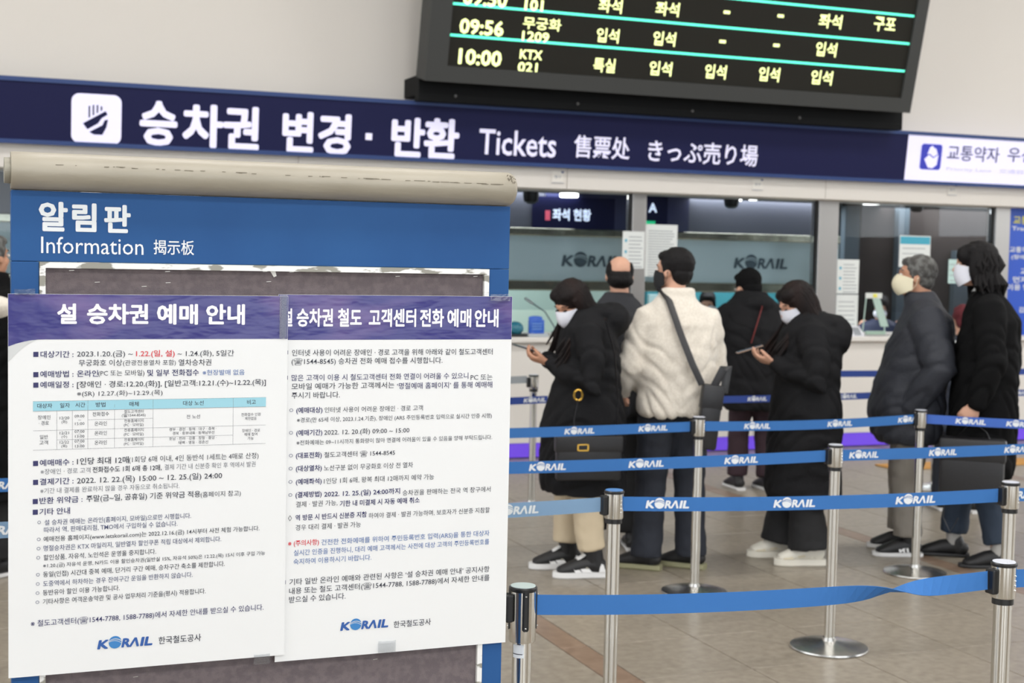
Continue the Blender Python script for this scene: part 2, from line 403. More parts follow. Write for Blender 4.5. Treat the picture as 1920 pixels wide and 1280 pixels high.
# ------------------------------------------------------------------ LED departure board
a2 = math.radians(13)
DN = Vector((0, -math.cos(a2), -math.sin(a2))); DU = Vector((0, -math.sin(a2), math.cos(a2)))
DP = Vector((0, 10.43, hy(1250, 181, 10.43).z))
def ond(x, y, off=0.0): return hplane(x, y, DP + DN * off, DN)
HOUS = mat('display_housing', (68, 69, 68), .5, spec=.15); LEDB = mat('led_black', (44, 43, 39), .8, bump=.2, bscale=160, spec=.1)
LEDY = mat('led_yellow', (246, 255, 176), .5, emit=1.15); LEDG = mat('led_green', (98, 255, 214), .5, emit=.95)
db = empty('departure_board', (6.2, 10.5, DP.z), 'large tilted LED departure board above the navy sign band', 'display')
A = ond(795, 156); B = ond(1705, 205); w0, w1 = A.x, B.x; dh = 2.1
def dslab(x0, x1, u0_, u1_, d0, d1, m, mb=None):
    mb = mb or MB(); V = []
    for x in (x0, x1):
        for (a, d) in ((u0_, d0), (u1_, d0), (u1_, d1), (u0_, d1)): V.append(DP + Vector((x, 0, 0)) + DU * a + DN * d)
    return mb.add(V, [(0, 1, 2, 3), (7, 6, 5, 4), (0, 4, 5, 1), (1, 5, 6, 2), (2, 6, 7, 3), (3, 7, 4, 0)], m)
u_ = lambda p: (p - DP).dot(DU)
i0 = ond(837, 129); i1 = ond(1689, 177); ub = u_(ond(1260, 153)); ix0, ix1 = i0.x, i1.x
hb = dslab(w0, w1, 0, ub, -.22, .02, HOUS); dslab(w0, ix0, ub, dh, -.22, .02, HOUS, hb); dslab(ix1, w1, ub, dh, -.22, .02, HOUS, hb); dslab(ix0, ix1, dh - .1, dh, -.22, .02, HOUS, hb)
hb.build('housing', db)
scn = dslab(ix0, ix1, ub, dh - .1, -.05, .0, LEDB).build('screen', db)
m1 = hy(784, 161, 10.62); m2 = hy(1690, 208, 10.62); zb = hy(1240, 216, 10.6).z
mt = MB().box(m1.x, m2.x, 10.6, 10.99, 2.935, zb + .2, mat('mount_black', (22, 23, 24), .6, spec=.1)).box(m1.x, m2.x, 10.6, 10.7, zb, 2.9345, mat('mount_black', ''))
for k in range(4): mt.lathe([(.012, 0), (.012, .012), (.006, .016)], mat('bolt_grey', (90, 90, 90), .4), T=Matrix.Translation((m1.x + .3 + k * 1.05, 10.6, zb + .05)) @ Matrix.Rotation(math.pi / 2, 4, 'X'), n=10)
mt.build('mounting_box', db)
lp = MB(); UPS = u_(ond(1267, 43.3)) - u_(ond(1267, 99))
for k in range(5):
    uu = u_(ond(1267, 99)) + UPS * k
    x0 = ond(841, 72).x; x1 = ond(1697, 126).x; dslab(x0, x1, uu - .009, uu + .009, .0, .004, LEDG, lp)
lp.build('row_line', db)
lp = MB()
def led(s, x0, x1, yc, h, off=.028):
    a = ond(x0, yc, .004); b = ond(x1, yc, .004); hh = (ond(x0, yc - h / 2) - ond(x0, yc + h / 2)).dot(DU)
    put_text(lp, s, a - DU * (hh / 2) , b.x - a.x, hh, UX, DU, LEDY, off, True)
led('09:50', 868, 952, -7, 30); led('09:56', 862, 945, 48, 29); led('10:00', 860, 941, 105, 30)
led('101', 984, 1019, 8, 22, .03); led('무궁화', 981, 1053, 42, 23, .012); led('1209', 979, 1030, 67, 19, .022); led('KTX', 975, 1017, 101, 18, .022); led('021', 971, 1008, 125, 19, .022)
led('KTX', 988, 1030, -17, 22, .03)
for s_, x0, x1, y in (('좌석', 1123, 1167, 9), ('좌석', 1230, 1274, 15), ('좌석', 1536, 1579, 38), ('구포', 1639, 1680, 44), ('입석', 1119, 1161, 65), ('입석', 1225, 1267, 71), ('입석', 1530, 1569, 91), ('특실', 1113, 1154, 121), ('입석', 1218, 1260, 127), ('입석', 1322, 1362, 133), ('입석', 1423, 1462, 138), ('입석', 1521, 1561, 144)):
    led(s_, x0, x1, y, 27, .014)
for x, y in ((1363, 23), (1464, 30), (1355, 78), (1456, 85)):
    p = ond(x, y, .004); dslab(p.x - .028, p.x + .028, u_(p) - .012, u_(p) + .012, .0, .005, LEDY, lp)
# rows above the picture's edge: same board goes on upwards
for r_ in range(1, 3):
    uu = UPS * (r_ + 1)
    for s_, x0, x1, y in (('KTX', 984, 1026, 2), ('좌석', 1123, 1167, 8), ('좌석', 1230, 1274, 12), ('입석', 1322, 1362, 18)):
        a = ond(x0, y, .004); b = ond(x1, y, .004); put_text(lp, s_, a + DU * (uu - .05), b.x - a.x, .11, UX, DU, LEDY, .02, True)
lp.build('print', db)

# ------------------------------------------------------------------ ticket office
GL = glassmat('window_glass', (238, 241, 243), 1.28)
pil = []
for (xl, xr_, y) in ((1182, 1208, 380), (1531, 1568, 380), (1862, 1889, 392)):
    pil.append((hy(xl, y, 11.05).x, hy(xr_, y, 11.05).x))
pil = [(-3.1, -2.95), (.9 - .06, .9 + .09)] + pil + [(11.6, 11.75), (15, 15.15)]
ZC = 1.02
for i, (a, b) in enumerate(pil):
    mb = MB().box(a, b, 11.0, 11.13, ZC, 2.255, STEELD, .006).box(a - .015, a - .003, 11.04, 11.09, ZC, 2.255, BLK)
    tag(mb.build('trim_%d' % (i + 3)), kind='structure')
for i, (p, q_) in enumerate(zip(pil, pil[1:])):
    tag(MB().box(p[1] + .002, q_[0] - .018, 11.06, 11.072, ZC + .22, 2.255, GL).build('window_%d' % (i + 1)), kind='structure')
# top cavity and interior
INC = mat('office_ceiling', (84, 98, 102), .7)
tag(MB().box(-14, 20, 11.35, 15.2, 2.36, 2.5, INC).build('ceiling_office'), kind='structure')
tag(MB().box(-14, 20, 15.2, 15.4, 0, 2.5, mat('office_back_wall', (112, 128, 132), .8)).build('wall_office'), kind='structure')
# counter
CW = mat('counter_white', (226, 222, 216), .35)
ct = empty('ticket_counter', (5, 10.95, 0), 'long white ticket counter with panelled front and violet light strip at its foot', 'counter')
x = -6.0; k = 0
while x < 13:
    MB().box(x + .003, x + .897, 10.9, 10.93, .13, ZC - .05, CW, .003).build('panel', ct); x += .9
MB().box(-6, 13, 10.93, 11.5, 0.02, ZC - .05, CW).build('counter_body', ct)
MB().box(-6, 13, 10.84, 11.6, ZC - .045, ZC, CW, .008).build('counter_top', ct)
MB().box(-6, 13, 10.91, 10.93, .01, .13, mat('violet_strip', (100, 66, 200), .4, emit=.55)).build('light_strip', ct)
# navy fascia screens
FAS = mat('fascia_navy', (46, 50, 98), .35, col2=(76, 78, 104), cscale=1.2, crange=(.35, .65)); SLT = mat('fascia_slate', (96, 98, 110), .4)
zt = lambda x, y, Y: hy(x, y, Y).z
f1 = MB()
z0 = zt(1100, 440, 12.2)
xa = hy(955, 400, 12.2).x; xb = hy(1290, 400, 12.2).x; xc = hy(1545, 400, 12.2).x; xd = hy(1860, 400, 12.2).x
tag(MB().box(-5, xa + .35, 12.2, 12.25, z0, 2.355, SLT, .004).build('fascia_panel', top=True), 'slate wall panel high inside the office behind the left window', 'panel')
tag(MB().box(xa + .36, xb, 12.18, 12.25, z0, 2.33, FAS, .004).build('fascia_panel', top=True), 'navy display panel high inside the office above the balding man', 'panel')
tag(MB().box(xb + .01, xc, 12.2, 12.25, z0 - .02, 2.355, SLT, .004).build('fascia_panel', top=True), 'slate wall panel inside the office behind the middle window', 'panel')
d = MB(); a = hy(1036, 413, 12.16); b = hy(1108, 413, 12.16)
REF = mat('letter_glow', (214, 226, 246), .5, emit=1.3)
put_text(d, '좌석 현황', a, b.x - a.x, hy(1036, 390, 12.16).z - a.z, UX, UZ, REF, .03, True)  # glowing letters and red spot stand in for a sign mirrored in the glass
d.box(a.x - .07, a.x - .03, 12.15, 12.17, a.z, a.z + .09, mat('reflection_red', (226, 96, 120), .5, emit=.6)); d.box(a.x - .2, b.x + .25, 12.17, 12.178, a.z - .12, a.z + .22, NAVY)
tag(d.build('lit_letters', top=True), 'small lit display with white letters inside the left window', 'display')
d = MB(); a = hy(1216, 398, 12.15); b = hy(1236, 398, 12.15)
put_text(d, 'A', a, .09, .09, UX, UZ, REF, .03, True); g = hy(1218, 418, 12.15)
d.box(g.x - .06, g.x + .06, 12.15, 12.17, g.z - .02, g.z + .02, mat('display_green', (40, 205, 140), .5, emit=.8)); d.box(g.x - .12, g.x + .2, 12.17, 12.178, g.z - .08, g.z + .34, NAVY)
tag(d.build('lit_letters', top=True), 'small lit display with a green bar beside the steel pillar', 'display')
# frosted partition with logos between steel rails
FR = glassmat('frosted_glass', (206, 220, 222), 1.3, .3, (212, 232, 236), .9)
Yp = 11.8
zt1 = zt(1200, 447, Yp); zt2 = zt(1200, 528, Yp)
x0p, x1p = -5, hy(1531, 500, Yp).x + .25
pt = empty('glass_partition', (2.5, Yp, ZC), 'frosted glass partition with steel rails and grey lettering inside the windows', 'partition')
MB().box(x0p, x1p, Yp, Yp + .012, zt2, zt1, FR).build('frosted_pane', pt)
RAIL = mat('rail_metal', (190, 188, 168), .2, 1, bump=.3, bscale=8)
MB().box(x0p, x1p, Yp - .03, Yp + .04, zt1, zt1 + .07, RAIL, .01).build('rail', pt); MB().box(x0p, x1p, Yp - .03, Yp + .04, zt2 - .09, zt2, RAIL, .01).build('rail', pt)
LG = mat('etched_grey', (78, 96, 106), .5); d = MB()
for xa_, xb_, yb in ((1053, 1165, 499), (1376, 1478, 503)):
    a = hy(xa_, yb, Yp - .004); b = hy(xb_, yb, Yp - .004); logo(d, a, (b.x - a.x) / 5.85, UX, UZ, LG)
d.build('print', pt)
for k in range(14):
    xx = x0p + .3 + k * .9
    if xx < x1p: MB().box(xx, xx + .03, Yp, Yp + .04, ZC, zt2 - .09, STEELD).build('post', pt)
# coloured back panels inside
for (xl, xr_, yt, yb, Y, c, lab) in ((955, 1180, 545, 640, 13.2, (176, 200, 188), 'pale green wall panel inside the office behind the left window'), (1210, 1460, 525, 640, 13.2, (66, 148, 158), 'turquoise wall panel inside the office behind the middle window')):
    a = hy(xl, yb, Y); b = hy(xr_, yt, Y); ww = MB().box(a.x - 1.0 if xl < 1000 else a.x, b.x, Y, Y + .05, .0, b.z + .02, mat('back_' + str(xl), c, .6), .004)
    tag(ww.build('wall_panel', top=True), lab, 'panel')
a = hy(1215, 640, 13.1); b = hy(1262, 552, 13.1); tag(MB().box(a.x, b.x, 13.1, 13.14, 0, b.z, mat('pale_screen', (196, 226, 224), .5), .004).build('wall_panel', top=True), 'pale mint board beside the turquoise wall panel', 'panel')
# dark right-hand bay
DB = mat('bay_brown', (54, 48, 46), .6, spec=.1); 
a = hy(1568, 640, 12.6).x; b = hy(1900, 640, 12.6).x
tag(MB().box(a + .05, b + 3, 12.6, 12.66, 0, 2.36, DB, .004).build('wall_panel', top=True), 'dark brown wall inside the right-hand window bay', 'panel')
for (xl, xr_, yt, lab) in ((1572, 1600, 385, 'slate strip at the left edge of the dark bay'), (1672, 1692, 385, 'slate strip behind the older man in the dark bay'), (1780, 1850, 470, 'slate cabinet behind the tall person in the dark bay')):
    p = hy(xl, 640, 12.55).x; q_ = hy(xr_, 640, 12.55).x; t = hy(xl, yt, 12.55).z
    tag(MB().box(p, q_, 12.5, 12.58, .0, t, mat('slate_blue', (70, 82, 90), .6), .004).build('wall_panel', top=True), lab, 'panel')
# blue poster wall on the right, with lettering
BP = mat('poster_blue', (36, 84, 196), .4); Yb = 11.03
p = hy(1889, 388, Yb); zb_ = max(hy(1900, 632, Yb).z, ZC + .002)
bpst = MB().box(p.x + .01, p.x + 1.3, Yb, Yb + .02, zb_, p.z, BP).build('poster', top=True); tag(bpst, 'tall blue notice panel with yellow and white lettering at the right edge', 'poster')
d = MB(); YL = mat('print_yellow', (232, 226, 90), .5); Yt = Yb - .003
for s_, x0, x1, yt, yb, m in (('교통약자 우선창구', 1900, 2020, 404, 420, YL), ('Transportation', 1897, 1990, 424, 434, WHITE_PR), ('교통약자 고객님이', 1893, 1985, 462, 473, WHITE_PR), ('(장애인석)', 1896, 1950, 477, 487, WHITE_PR), ('교통약자', 1913, 1965, 502, 514, WHITE_PR), ('먼저 이용', 1899, 1960, 518, 530, WHITE_PR), ('이용 방법을 안내', 1888, 1985, 532, 544, WHITE_PR), ('감사합니다', 1910, 1970, 575, 586, WHITE_PR)):
    a = hy(x0, yb, Yt); b = hy(x1, yb, Yt); t = hy(x0, yt, Yt); put_text(d, s_, a, b.x - a.x, t.z - a.z, UX, UZ, m, .02, True)
d.build('print', bpst)
# notices taped on the glass
def notice(x0, x1, yt, yb, Y, label, head=None, rows=6, dots=None, col=(226, 230, 228)):
    a = hy(x0, yb, Y); b = hy(x1, yb, Y); t = hy(x0, yt, Y); W_ = b.x - a.x; Hh = t.z - a.z
    m = mat('paper_%d_%d_%d' % col, col, .6); n = MB().box(a.x, b.x, Y - .0015, Y, a.z, t.z, m).build('notice', top=True); tag(n, label, 'notice')
    d = MB(); gp = mat('small_print', (150, 156, 160), .6); tp = mat('teal_print', (70, 170, 196), .6); Y1 = Y - .0025
    if head: d.box(a.x + .02 * W_, b.x - .02 * W_, Y1, Y1 + .0005, t.z - head * Hh, t.z - .03 * Hh, tp)
    zt_ = t.z - (head or .05) * Hh - .05 * Hh; n_ = rows
    for k in range(n_):
        z_ = zt_ - (k + .5) * (zt_ - a.z) / n_ ; xx = a.x + W_ * (.28 if dots else .1)
        d.box(xx, b.x - W_ * random.uniform(.08, .25), Y1, Y1 + .0005, z_ - .0035, z_ + .0035, gp)
        if dots and k % 3 == 1: d.box(a.x + .1 * W_, a.x + .2 * W_, Y1, Y1 + .0005, z_ - .012, z_ + .012, tp)
    tag(d.build('print', n), kind='stuff'); return n
Yg = 11.055
notice(1166, 1207, 433, 503, 10.992, 'white notice with teal dots taped to the steel pillar above the balding man', rows=9, dots=True)
notice(1208, 1268, 420, 518, Yg, 'large white timetable sheet taped to the glass behind the man in cream', rows=18)
notice(1568, 1609, 486, 550, Yg, 'white notice with blue dots taped to the glass right of the middle pillar', rows=9, dots=True)
notice(1565, 1606, 552, 645, Yg, 'plain white sheet taped under the dotted notice by the middle pillar', rows=10)
notice(1685, 1743, 441, 500, Yg, 'white notice with teal heading on the glass above the older man', head=.27, rows=4)
notice(1777, 1801, 486, 531, Yg, 'pale mint notice on the glass beside the masked face of the tall person', rows=4, col=(190, 218, 214))
# downlights, dome cameras
LAMP = mat('downlight_lit', (255, 252, 244), .5, emit=6)
dl = [(1067, 366), (1453, 371), (1634, 380), (1702, 377), (1412, 372), (1383, 373), (1857, 385), (1880, 384)]
for i, (x, y) in enumerate(dl):
    p = hy(x, y, 11.75); r = .085 if i < 4 else .04
    o = MB().lathe([(r * .96, 0), (r, .006), (r, .034), (r * .9, .036)], LAMP, (p.x, p.y, p.z - .018), 24).lathe([(r * .9, .018), (.02, .02), (.02, 2.358 - p.z)], mat('lamp_body', (190, 192, 190), .5), (p.x, p.y, p.z), 20).build('downlight', top=True, smooth=True)
    tag(o, None, 'lamp', 'round downlights in the ticket office ceiling')
    o['label'] = ['round ceiling downlight behind the left window, above the white letters', 'bright round downlight left of the middle steel pillar', 'round downlight just right of the middle steel pillar', 'round downlight above the teal-headed notice', 'tiny spot lamp at the right of the middle dome camera', 'tiny spot lamp at the left of the middle dome camera', 'tiny spot lamp left of the right-hand pillar', 'tiny spot lamp at the head of the right-hand pillar'][i]
for i, (x, y) in enumerate(((1014, 362), (1395, 372), (1746, 380))):
    p = hy(x, y, 11.2)
    mb = MB().lathe([(.03, 0), (.06, .02), (.07, .06), (.072, .13), (.045, .14), (.045, 2.359 - p.z + .085)], BLK, (p.x, 11.42, p.z - .085), 20)
    tag(mb.build('dome_camera', top=True, smooth=True), ['black dome camera under the beam at the left window', 'black dome camera under the beam left of the middle pillar', 'black dome camera under the beam in the dark bay'][i], 'camera', 'dome cameras under the beam')

# things on the counter
def onct(x, y): return hz(x, y, ZC)
BM = mat('acrylic_blue', (38, 92, 190), .3)
p = hy(1005, 624, 10.98); mb = MB().box(p.x - .09, p.x + .09, 10.93, 11.06, ZC, ZC + .025, mat('stand_grey', (176, 184, 190), .4), .004)
V, Fc = tube([(p.x, 10.97, ZC + .03), (p.x, 11.0, ZC + .16)], [(.012, .07), (.012, .062)], 16, ref=Vector((0, 1, 0))); mb.add(V, Fc, BM)
mb.box(p.x - .07, p.x + .07, 10.965, 10.99, ZC + .025, ZC + .14, BM, .006)
o = mb.build('desk_sign', top=True, smooth=True); tag(o, 'small blue desk sign on a grey foot at the left end of the counter', 'sign')
d = MB()
for k in range(3): d.box(p.x - .045, p.x + .045, 10.958, 10.96, ZC + .06 + k * .022, ZC + .067 + k * .022, mat('sign_pale_blue', (130, 170, 226), .5))
tag(d.build('print', o), kind='stuff')
p = hy(966, 622, 11.0); mb = MB(); V, Fc = ell((p.x, 11.0, ZC + .066), (.07, .07, .06)); mb.add(V, Fc, mat('teal_plastic', (40, 110, 130), .3)); mb.box(p.x - .08, p.x + .08, 10.92, 11.08, ZC + .001, ZC + .02, BLK, .004)
tag(mb.build('card_reader', top=True, smooth=True), 'rounded teal device on the counter beside the information board', 'device')
for lab, (xb_, yb_), (xt, yt) in (('gooseneck microphone standing behind the blue desk sign', (1045, 612), (998, 568)), ('gooseneck microphone at the mouth of the masked clerk', (1390, 610), (1345, 580))):
    a = hy(xb_, yb_, 11.3); b = hy(xt, yt, 11.3); a.z = ZC + .001
    mid = (a + b) / 2 + Vector((-.0, 0, .06)); mb = MB().lathe([(.05, 0), (.05, .02), (.02, .03)], BLK, tuple(a), 16).tube([a + Vector((0, 0, .02)), mid, b], [.006], mat('mic_grey', (96, 110, 120), .4), 8)
    dv = (b - mid).normalized(); mb.tube([b, b + dv * .07], [.013], mat('mic_head', (200, 204, 204), .6), 10)
    tag(mb.build('microphone', top=True, smooth=True), lab, 'microphone')
# right window: slotted pedestal, standing papers, frosted service shelf
p = hy(1640, 553, 11.0); q_ = hy(1655, 612, 11.0)
w_ = .05; mb = MB(); FGM = mat('pale_acrylic', (176, 200, 190), .4)
mb.box(p.x - .11, p.x + .07, 10.98, 10.99, p.z - .03, p.z + .02, mat('card_white', (222, 226, 222), .5), .002).box(p.x - .03, p.x + .01, 10.975, 10.98, p.z - .022, p.z + .012, YL)
mb.add([(p.x - .03, 10.985, p.z - .03), (p.x + .05, 10.985, p.z - .03), (q_.x + .055, 10.985, q_.z), (q_.x - .03, 10.985, q_.z), (p.x - .03, 10.995, p.z - .03), (p.x + .05, 10.995, p.z - .03), (q_.x + .055, 10.995, q_.z), (q_.x - .03, 10.995, q_.z)], [(0, 1, 2, 3), (7, 6, 5, 4), (0, 4, 5, 1), (1, 5, 6, 2), (2, 6, 7, 3), (3, 7, 4, 0)], FGM)
mb.tube([(p.x - .1, 10.99, p.z - .03), (p.x - .13, 10.99, ZC)], [.006], FGM, 8).tube([(q_.x + .01, 10.99, q_.z + .01), (q_.x + .02, 10.99, ZC)], [.006], FGM, 8)
tag(mb.build('sign_stand', top=True), 'slanted clear acrylic sign stand with yellow spot in front of the seated clerk', 'stand')
a = hy(1618, 665, 10.95); b = hy(1657, 620, 10.95)
mb = MB().box(a.x, b.x, 10.915, 10.935, ZC, b.z, mat('frosted_green', (158, 184, 168), .35), .004).box(a.x - .02, b.x + .02, 10.89, 10.965, ZC, ZC + .015, STEELD, .003)
tag(mb.build('speech_panel', top=True), 'frosted green plate on a steel foot under the clerk window', 'plate')
a = hy(1598, 668, 10.9); b = hy(1618, 612, 10.9)
mb = MB().add([(a.x, 10.9, ZC), (b.x + .03, 10.9, ZC), (b.x, 10.96, b.z), (a.x, 10.96, b.z), (a.x, 10.906, ZC), (b.x + .03, 10.906, ZC), (b.x, 10.966, b.z), (a.x, 10.966, b.z)], [(0, 1, 2, 3), (7, 6, 5, 4), (0, 4, 5, 1), (1, 5, 6, 2), (2, 6, 7, 3), (3, 7, 4, 0)], mat('leaf_white', (224, 224, 230), .6))
o = mb.build('leaflet', top=True); tag(o, 'white leaflet leaning on the counter beside the frosted green plate', 'leaflet')
d = MB()
for k in range(9):
    t = .1 + k * .09; d.add([(a.x + .02, 10.9 + .06 * t - .003, ZC + (b.z - ZC) * t), (b.x - .01, 10.9 + .06 * t - .003, ZC + (b.z - ZC) * t), (b.x - .01, 10.9 + .06 * t - .003, ZC + (b.z - ZC) * t + .006), (a.x + .02, 10.9 + .06 * t - .003, ZC + (b.z - ZC) * t + .006)], [(0, 1, 2, 3)], mat('small_print', ''))
tag(d.build('print', o), kind='stuff')
# ------------------------------------------------------------------ information board
YB = 2.95
bh = lambda x, y: hy(x, y, YB)
BB = mat('board_blue', (44, 88, 142), .5, spec=.15, col2=(37, 77, 130), cscale=3, crange=(.3, .7)); TUBEM = mat('tube_beige', (164, 157, 142), .45, col2=(152, 145, 130), cscale=5, crange=(.35, .7), stretch=(1, 4, 4), bump=.05, bscale=30)
PIN = mat('pin_fabric', (112, 102, 104), .9, bump=.35, bscale=700, col2=(100, 91, 94), cscale=60)
FRM = mat('worn_frame', (226, 226, 224), .4, col2=(140, 138, 128), cscale=9, crange=(.53, .57), stretch=(1.6, 1, 5), detail=6)
xL = bh(21, 360).x; xR = bh(957, 392).x; zT = bh(500, 372).z
ib = empty('information_board', ((xL + xR) / 2, YB + .03, 0), 'blue freestanding information board with a beige tube along its top', 'board')
ixL = bh(73, 490).x; ixR = bh(918, 506).x; izT = bh(500, 497).z
MB().box(xL, xR, YB, YB + .06, izT, zT, BB, .0015).build('header_panel', ib)
MB().box(xL, ixL, YB, YB + .06, .62, izT - .0006, BB, .0015).build('side_frame', ib); MB().box(ixR, xR, YB, YB + .06, .62, izT - .0006, BB, .0015).build('side_frame', ib)
MB().box(ixL + .001, ixR - .001, YB, YB + .06, .56, .62, BB, .0015).build('bottom_rail', ib)
fw = .0125
MB().box(ixL + .001, ixL + fw, YB - .002, YB + .02, .62, izT - .001, FRM).build('inner_frame', ib)
MB().box(ixR - fw, ixR - .001, YB - .002, YB + .02, .62, izT - .001, FRM).build('inner_frame', ib)
MB().box(ixL + fw, ixR - fw, YB - .002, YB + .02, izT - fw, izT - .001, FRM).build('inner_frame', ib)
MB().box(ixL + fw, ixR - fw, YB + .008, YB + .04, .62, izT - fw, PIN).build('pin_board', ib)
# beige tube with flattened rim, end caps
tz = zT + .0385; xt0 = bh(20, 290).x; xt1 = bh(960, 345).x; n = 40
def tprof(s=1.0):
    return [(YB + .012 + .052 * s * math.cos(t) * (1 if math.cos(t) < 0 else .9), tz + .0375 * s * math.sin(t)) for t in [2 * math.pi * k / n for k in range(n)]]
mb = MB(); V = []; st = [(xt0, .97), (xt0 + .003, 1)] + [(xt0 + .003 + (xt1 - xt0 - .012) * k / 20, 1) for k in range(1, 21)] + [(xt1 - .004, .96), (xt1, .88)]
for x, s_ in st: V += [(x, y + .0006 * noise.noise((x * 9, y * 40, z * 40)), z) for y, z in tprof(s_)]
Fc = [(j * n + k, j * n + (k + 1) % n, (j + 1) * n + (k + 1) % n, (j + 1) * n + k) for j in range(len(st) - 1) for k in range(n)] + [tuple(range(n - 1, -1, -1)), tuple((len(st) - 1) * n + k for k in range(n))]
mb.add(V, Fc, TUBEM).build('top_tube', ib, smooth=True)
mb = MB(); V = []
for x in (xt0 - .012, xt0 + .002): V += [(x, YB + .012 + (y - YB - .012) * .8, tz + (z - tz) * .68) for y, z in tprof(1)]
mb.add(V, [(k, (k + 1) % n, n + (k + 1) % n, n + k) for k in range(n)] + [tuple(range(n - 1, -1, -1)), tuple(n + k for k in range(n))], mat('cap_grey', (150, 146, 132), .5)).build('end_cap', ib)
# scratch line along the tube
sc = MB(); SCR = mat('scratch_dark', (120, 112, 98), .8)
for k in range(60):
    x = xt0 + .05 + (xt1 - xt0 - .09) * random.random() ** .9; L_ = random.uniform(.003, .02); a = math.radians(200 + random.uniform(-1.2, 1.2) - 8 * (x - xt0))
    y = YB + .012 + .0525 * math.cos(a); z = tz - .0378 * math.sin(a)
    sc.box(x, x + L_, y - .0006, y, z - .0005, z + .0004, SCR)
for k in range(30):
    a = math.radians(random.uniform(130, 165)); x = xt1 - .006 - random.random() * .018; y = YB + .012 + .0525 * math.cos(a); z = tz + .0378 * math.sin(a); sc.box(x, x + .0025, y - .0004, y, z, z + .0018, SCR)
tag(sc.build('scuffs', ib), kind='stuff')
for X in (xL + .17, xR - .17):
    MB().box(X - .03, X + .03, YB + .002, YB + .058, .03, .56, BB, .003).build('leg', ib)
    MB().box(X - .035, X + .035, YB - .22, YB + .28, 0, .03, STEELD, .006).build('foot', ib)
HW = mat('header_lettering', (224, 228, 230), .5)
d = MB()
def bt(d, s, x0, x1, yt, yb, m, off=0.0, Y=YB - .0008, full=True, warp=None):
    a = hy(x0, yb, Y); b = hy(x1, yb, Y); t = hy(x0, yt, Y)
    put_text(d, s, a, b.x - a.x, t.z - a.z, UX, UZ, m, off, full)
bt(d, '알', 72.5, 127, 377, 433, HW, .034); bt(d, '림', 135, 181, 380, 434, HW, .034); bt(d, '판', 195, 245, 383, 436, HW, .034)
bt(d, 'Information', 77, 269, 443, 474.5, HW, .0); bt(d, '揭示板', 288, 364, 449, 477, HW, .008)
d.build('print', ib)
# staples in the fabric
d = MB(); SM = mat('staple_metal', (210, 208, 200), .3, 1)
for x, y in ((130, 507), (178, 529), (266, 537), (310, 509), (311, 530), (493, 509), (543, 510), (500, 528), (545, 508), (742, 518), (888, 518), (700, 1236), (250, 1269)):
    p = hy(x, y, YB + .007); d.tube([(p.x, p.y, p.z), (p.x + .009, p.y, p.z + .0006)], [.0006], SM, 6)
tag(d.build('staples', ib), kind='stuff')
PAP = mat('torn_paper', (222, 220, 216), .7)
def scrap(x, y, w, h, lab):
    p = hy(x, y, YB + .006); w /= 930; h /= 930
    o = MB().add([(p.x, p.y, p.z), (p.x + w * .6, p.y - .001, p.z - h), (p.x + w, p.y - .002, p.z - h * .8), (p.x + w * .8, p.y - .001, p.z), (p.x, p.y + .0006, p.z), (p.x + w * .6, p.y - .0004, p.z - h), (p.x + w, p.y - .0014, p.z - h * .8), (p.x + w * .8, p.y - .0004, p.z)], [(3, 2, 1, 0), (4, 5, 6, 7), (0, 1, 5, 4), (1, 2, 6, 5), (2, 3, 7, 6), (3, 0, 4, 7)], PAP).build('paper_scrap', top=True); tag(o, lab, 'paper')
scrap(506, 507, 13, 13, 'torn white paper scrap pinned to the grey fabric above the posters')

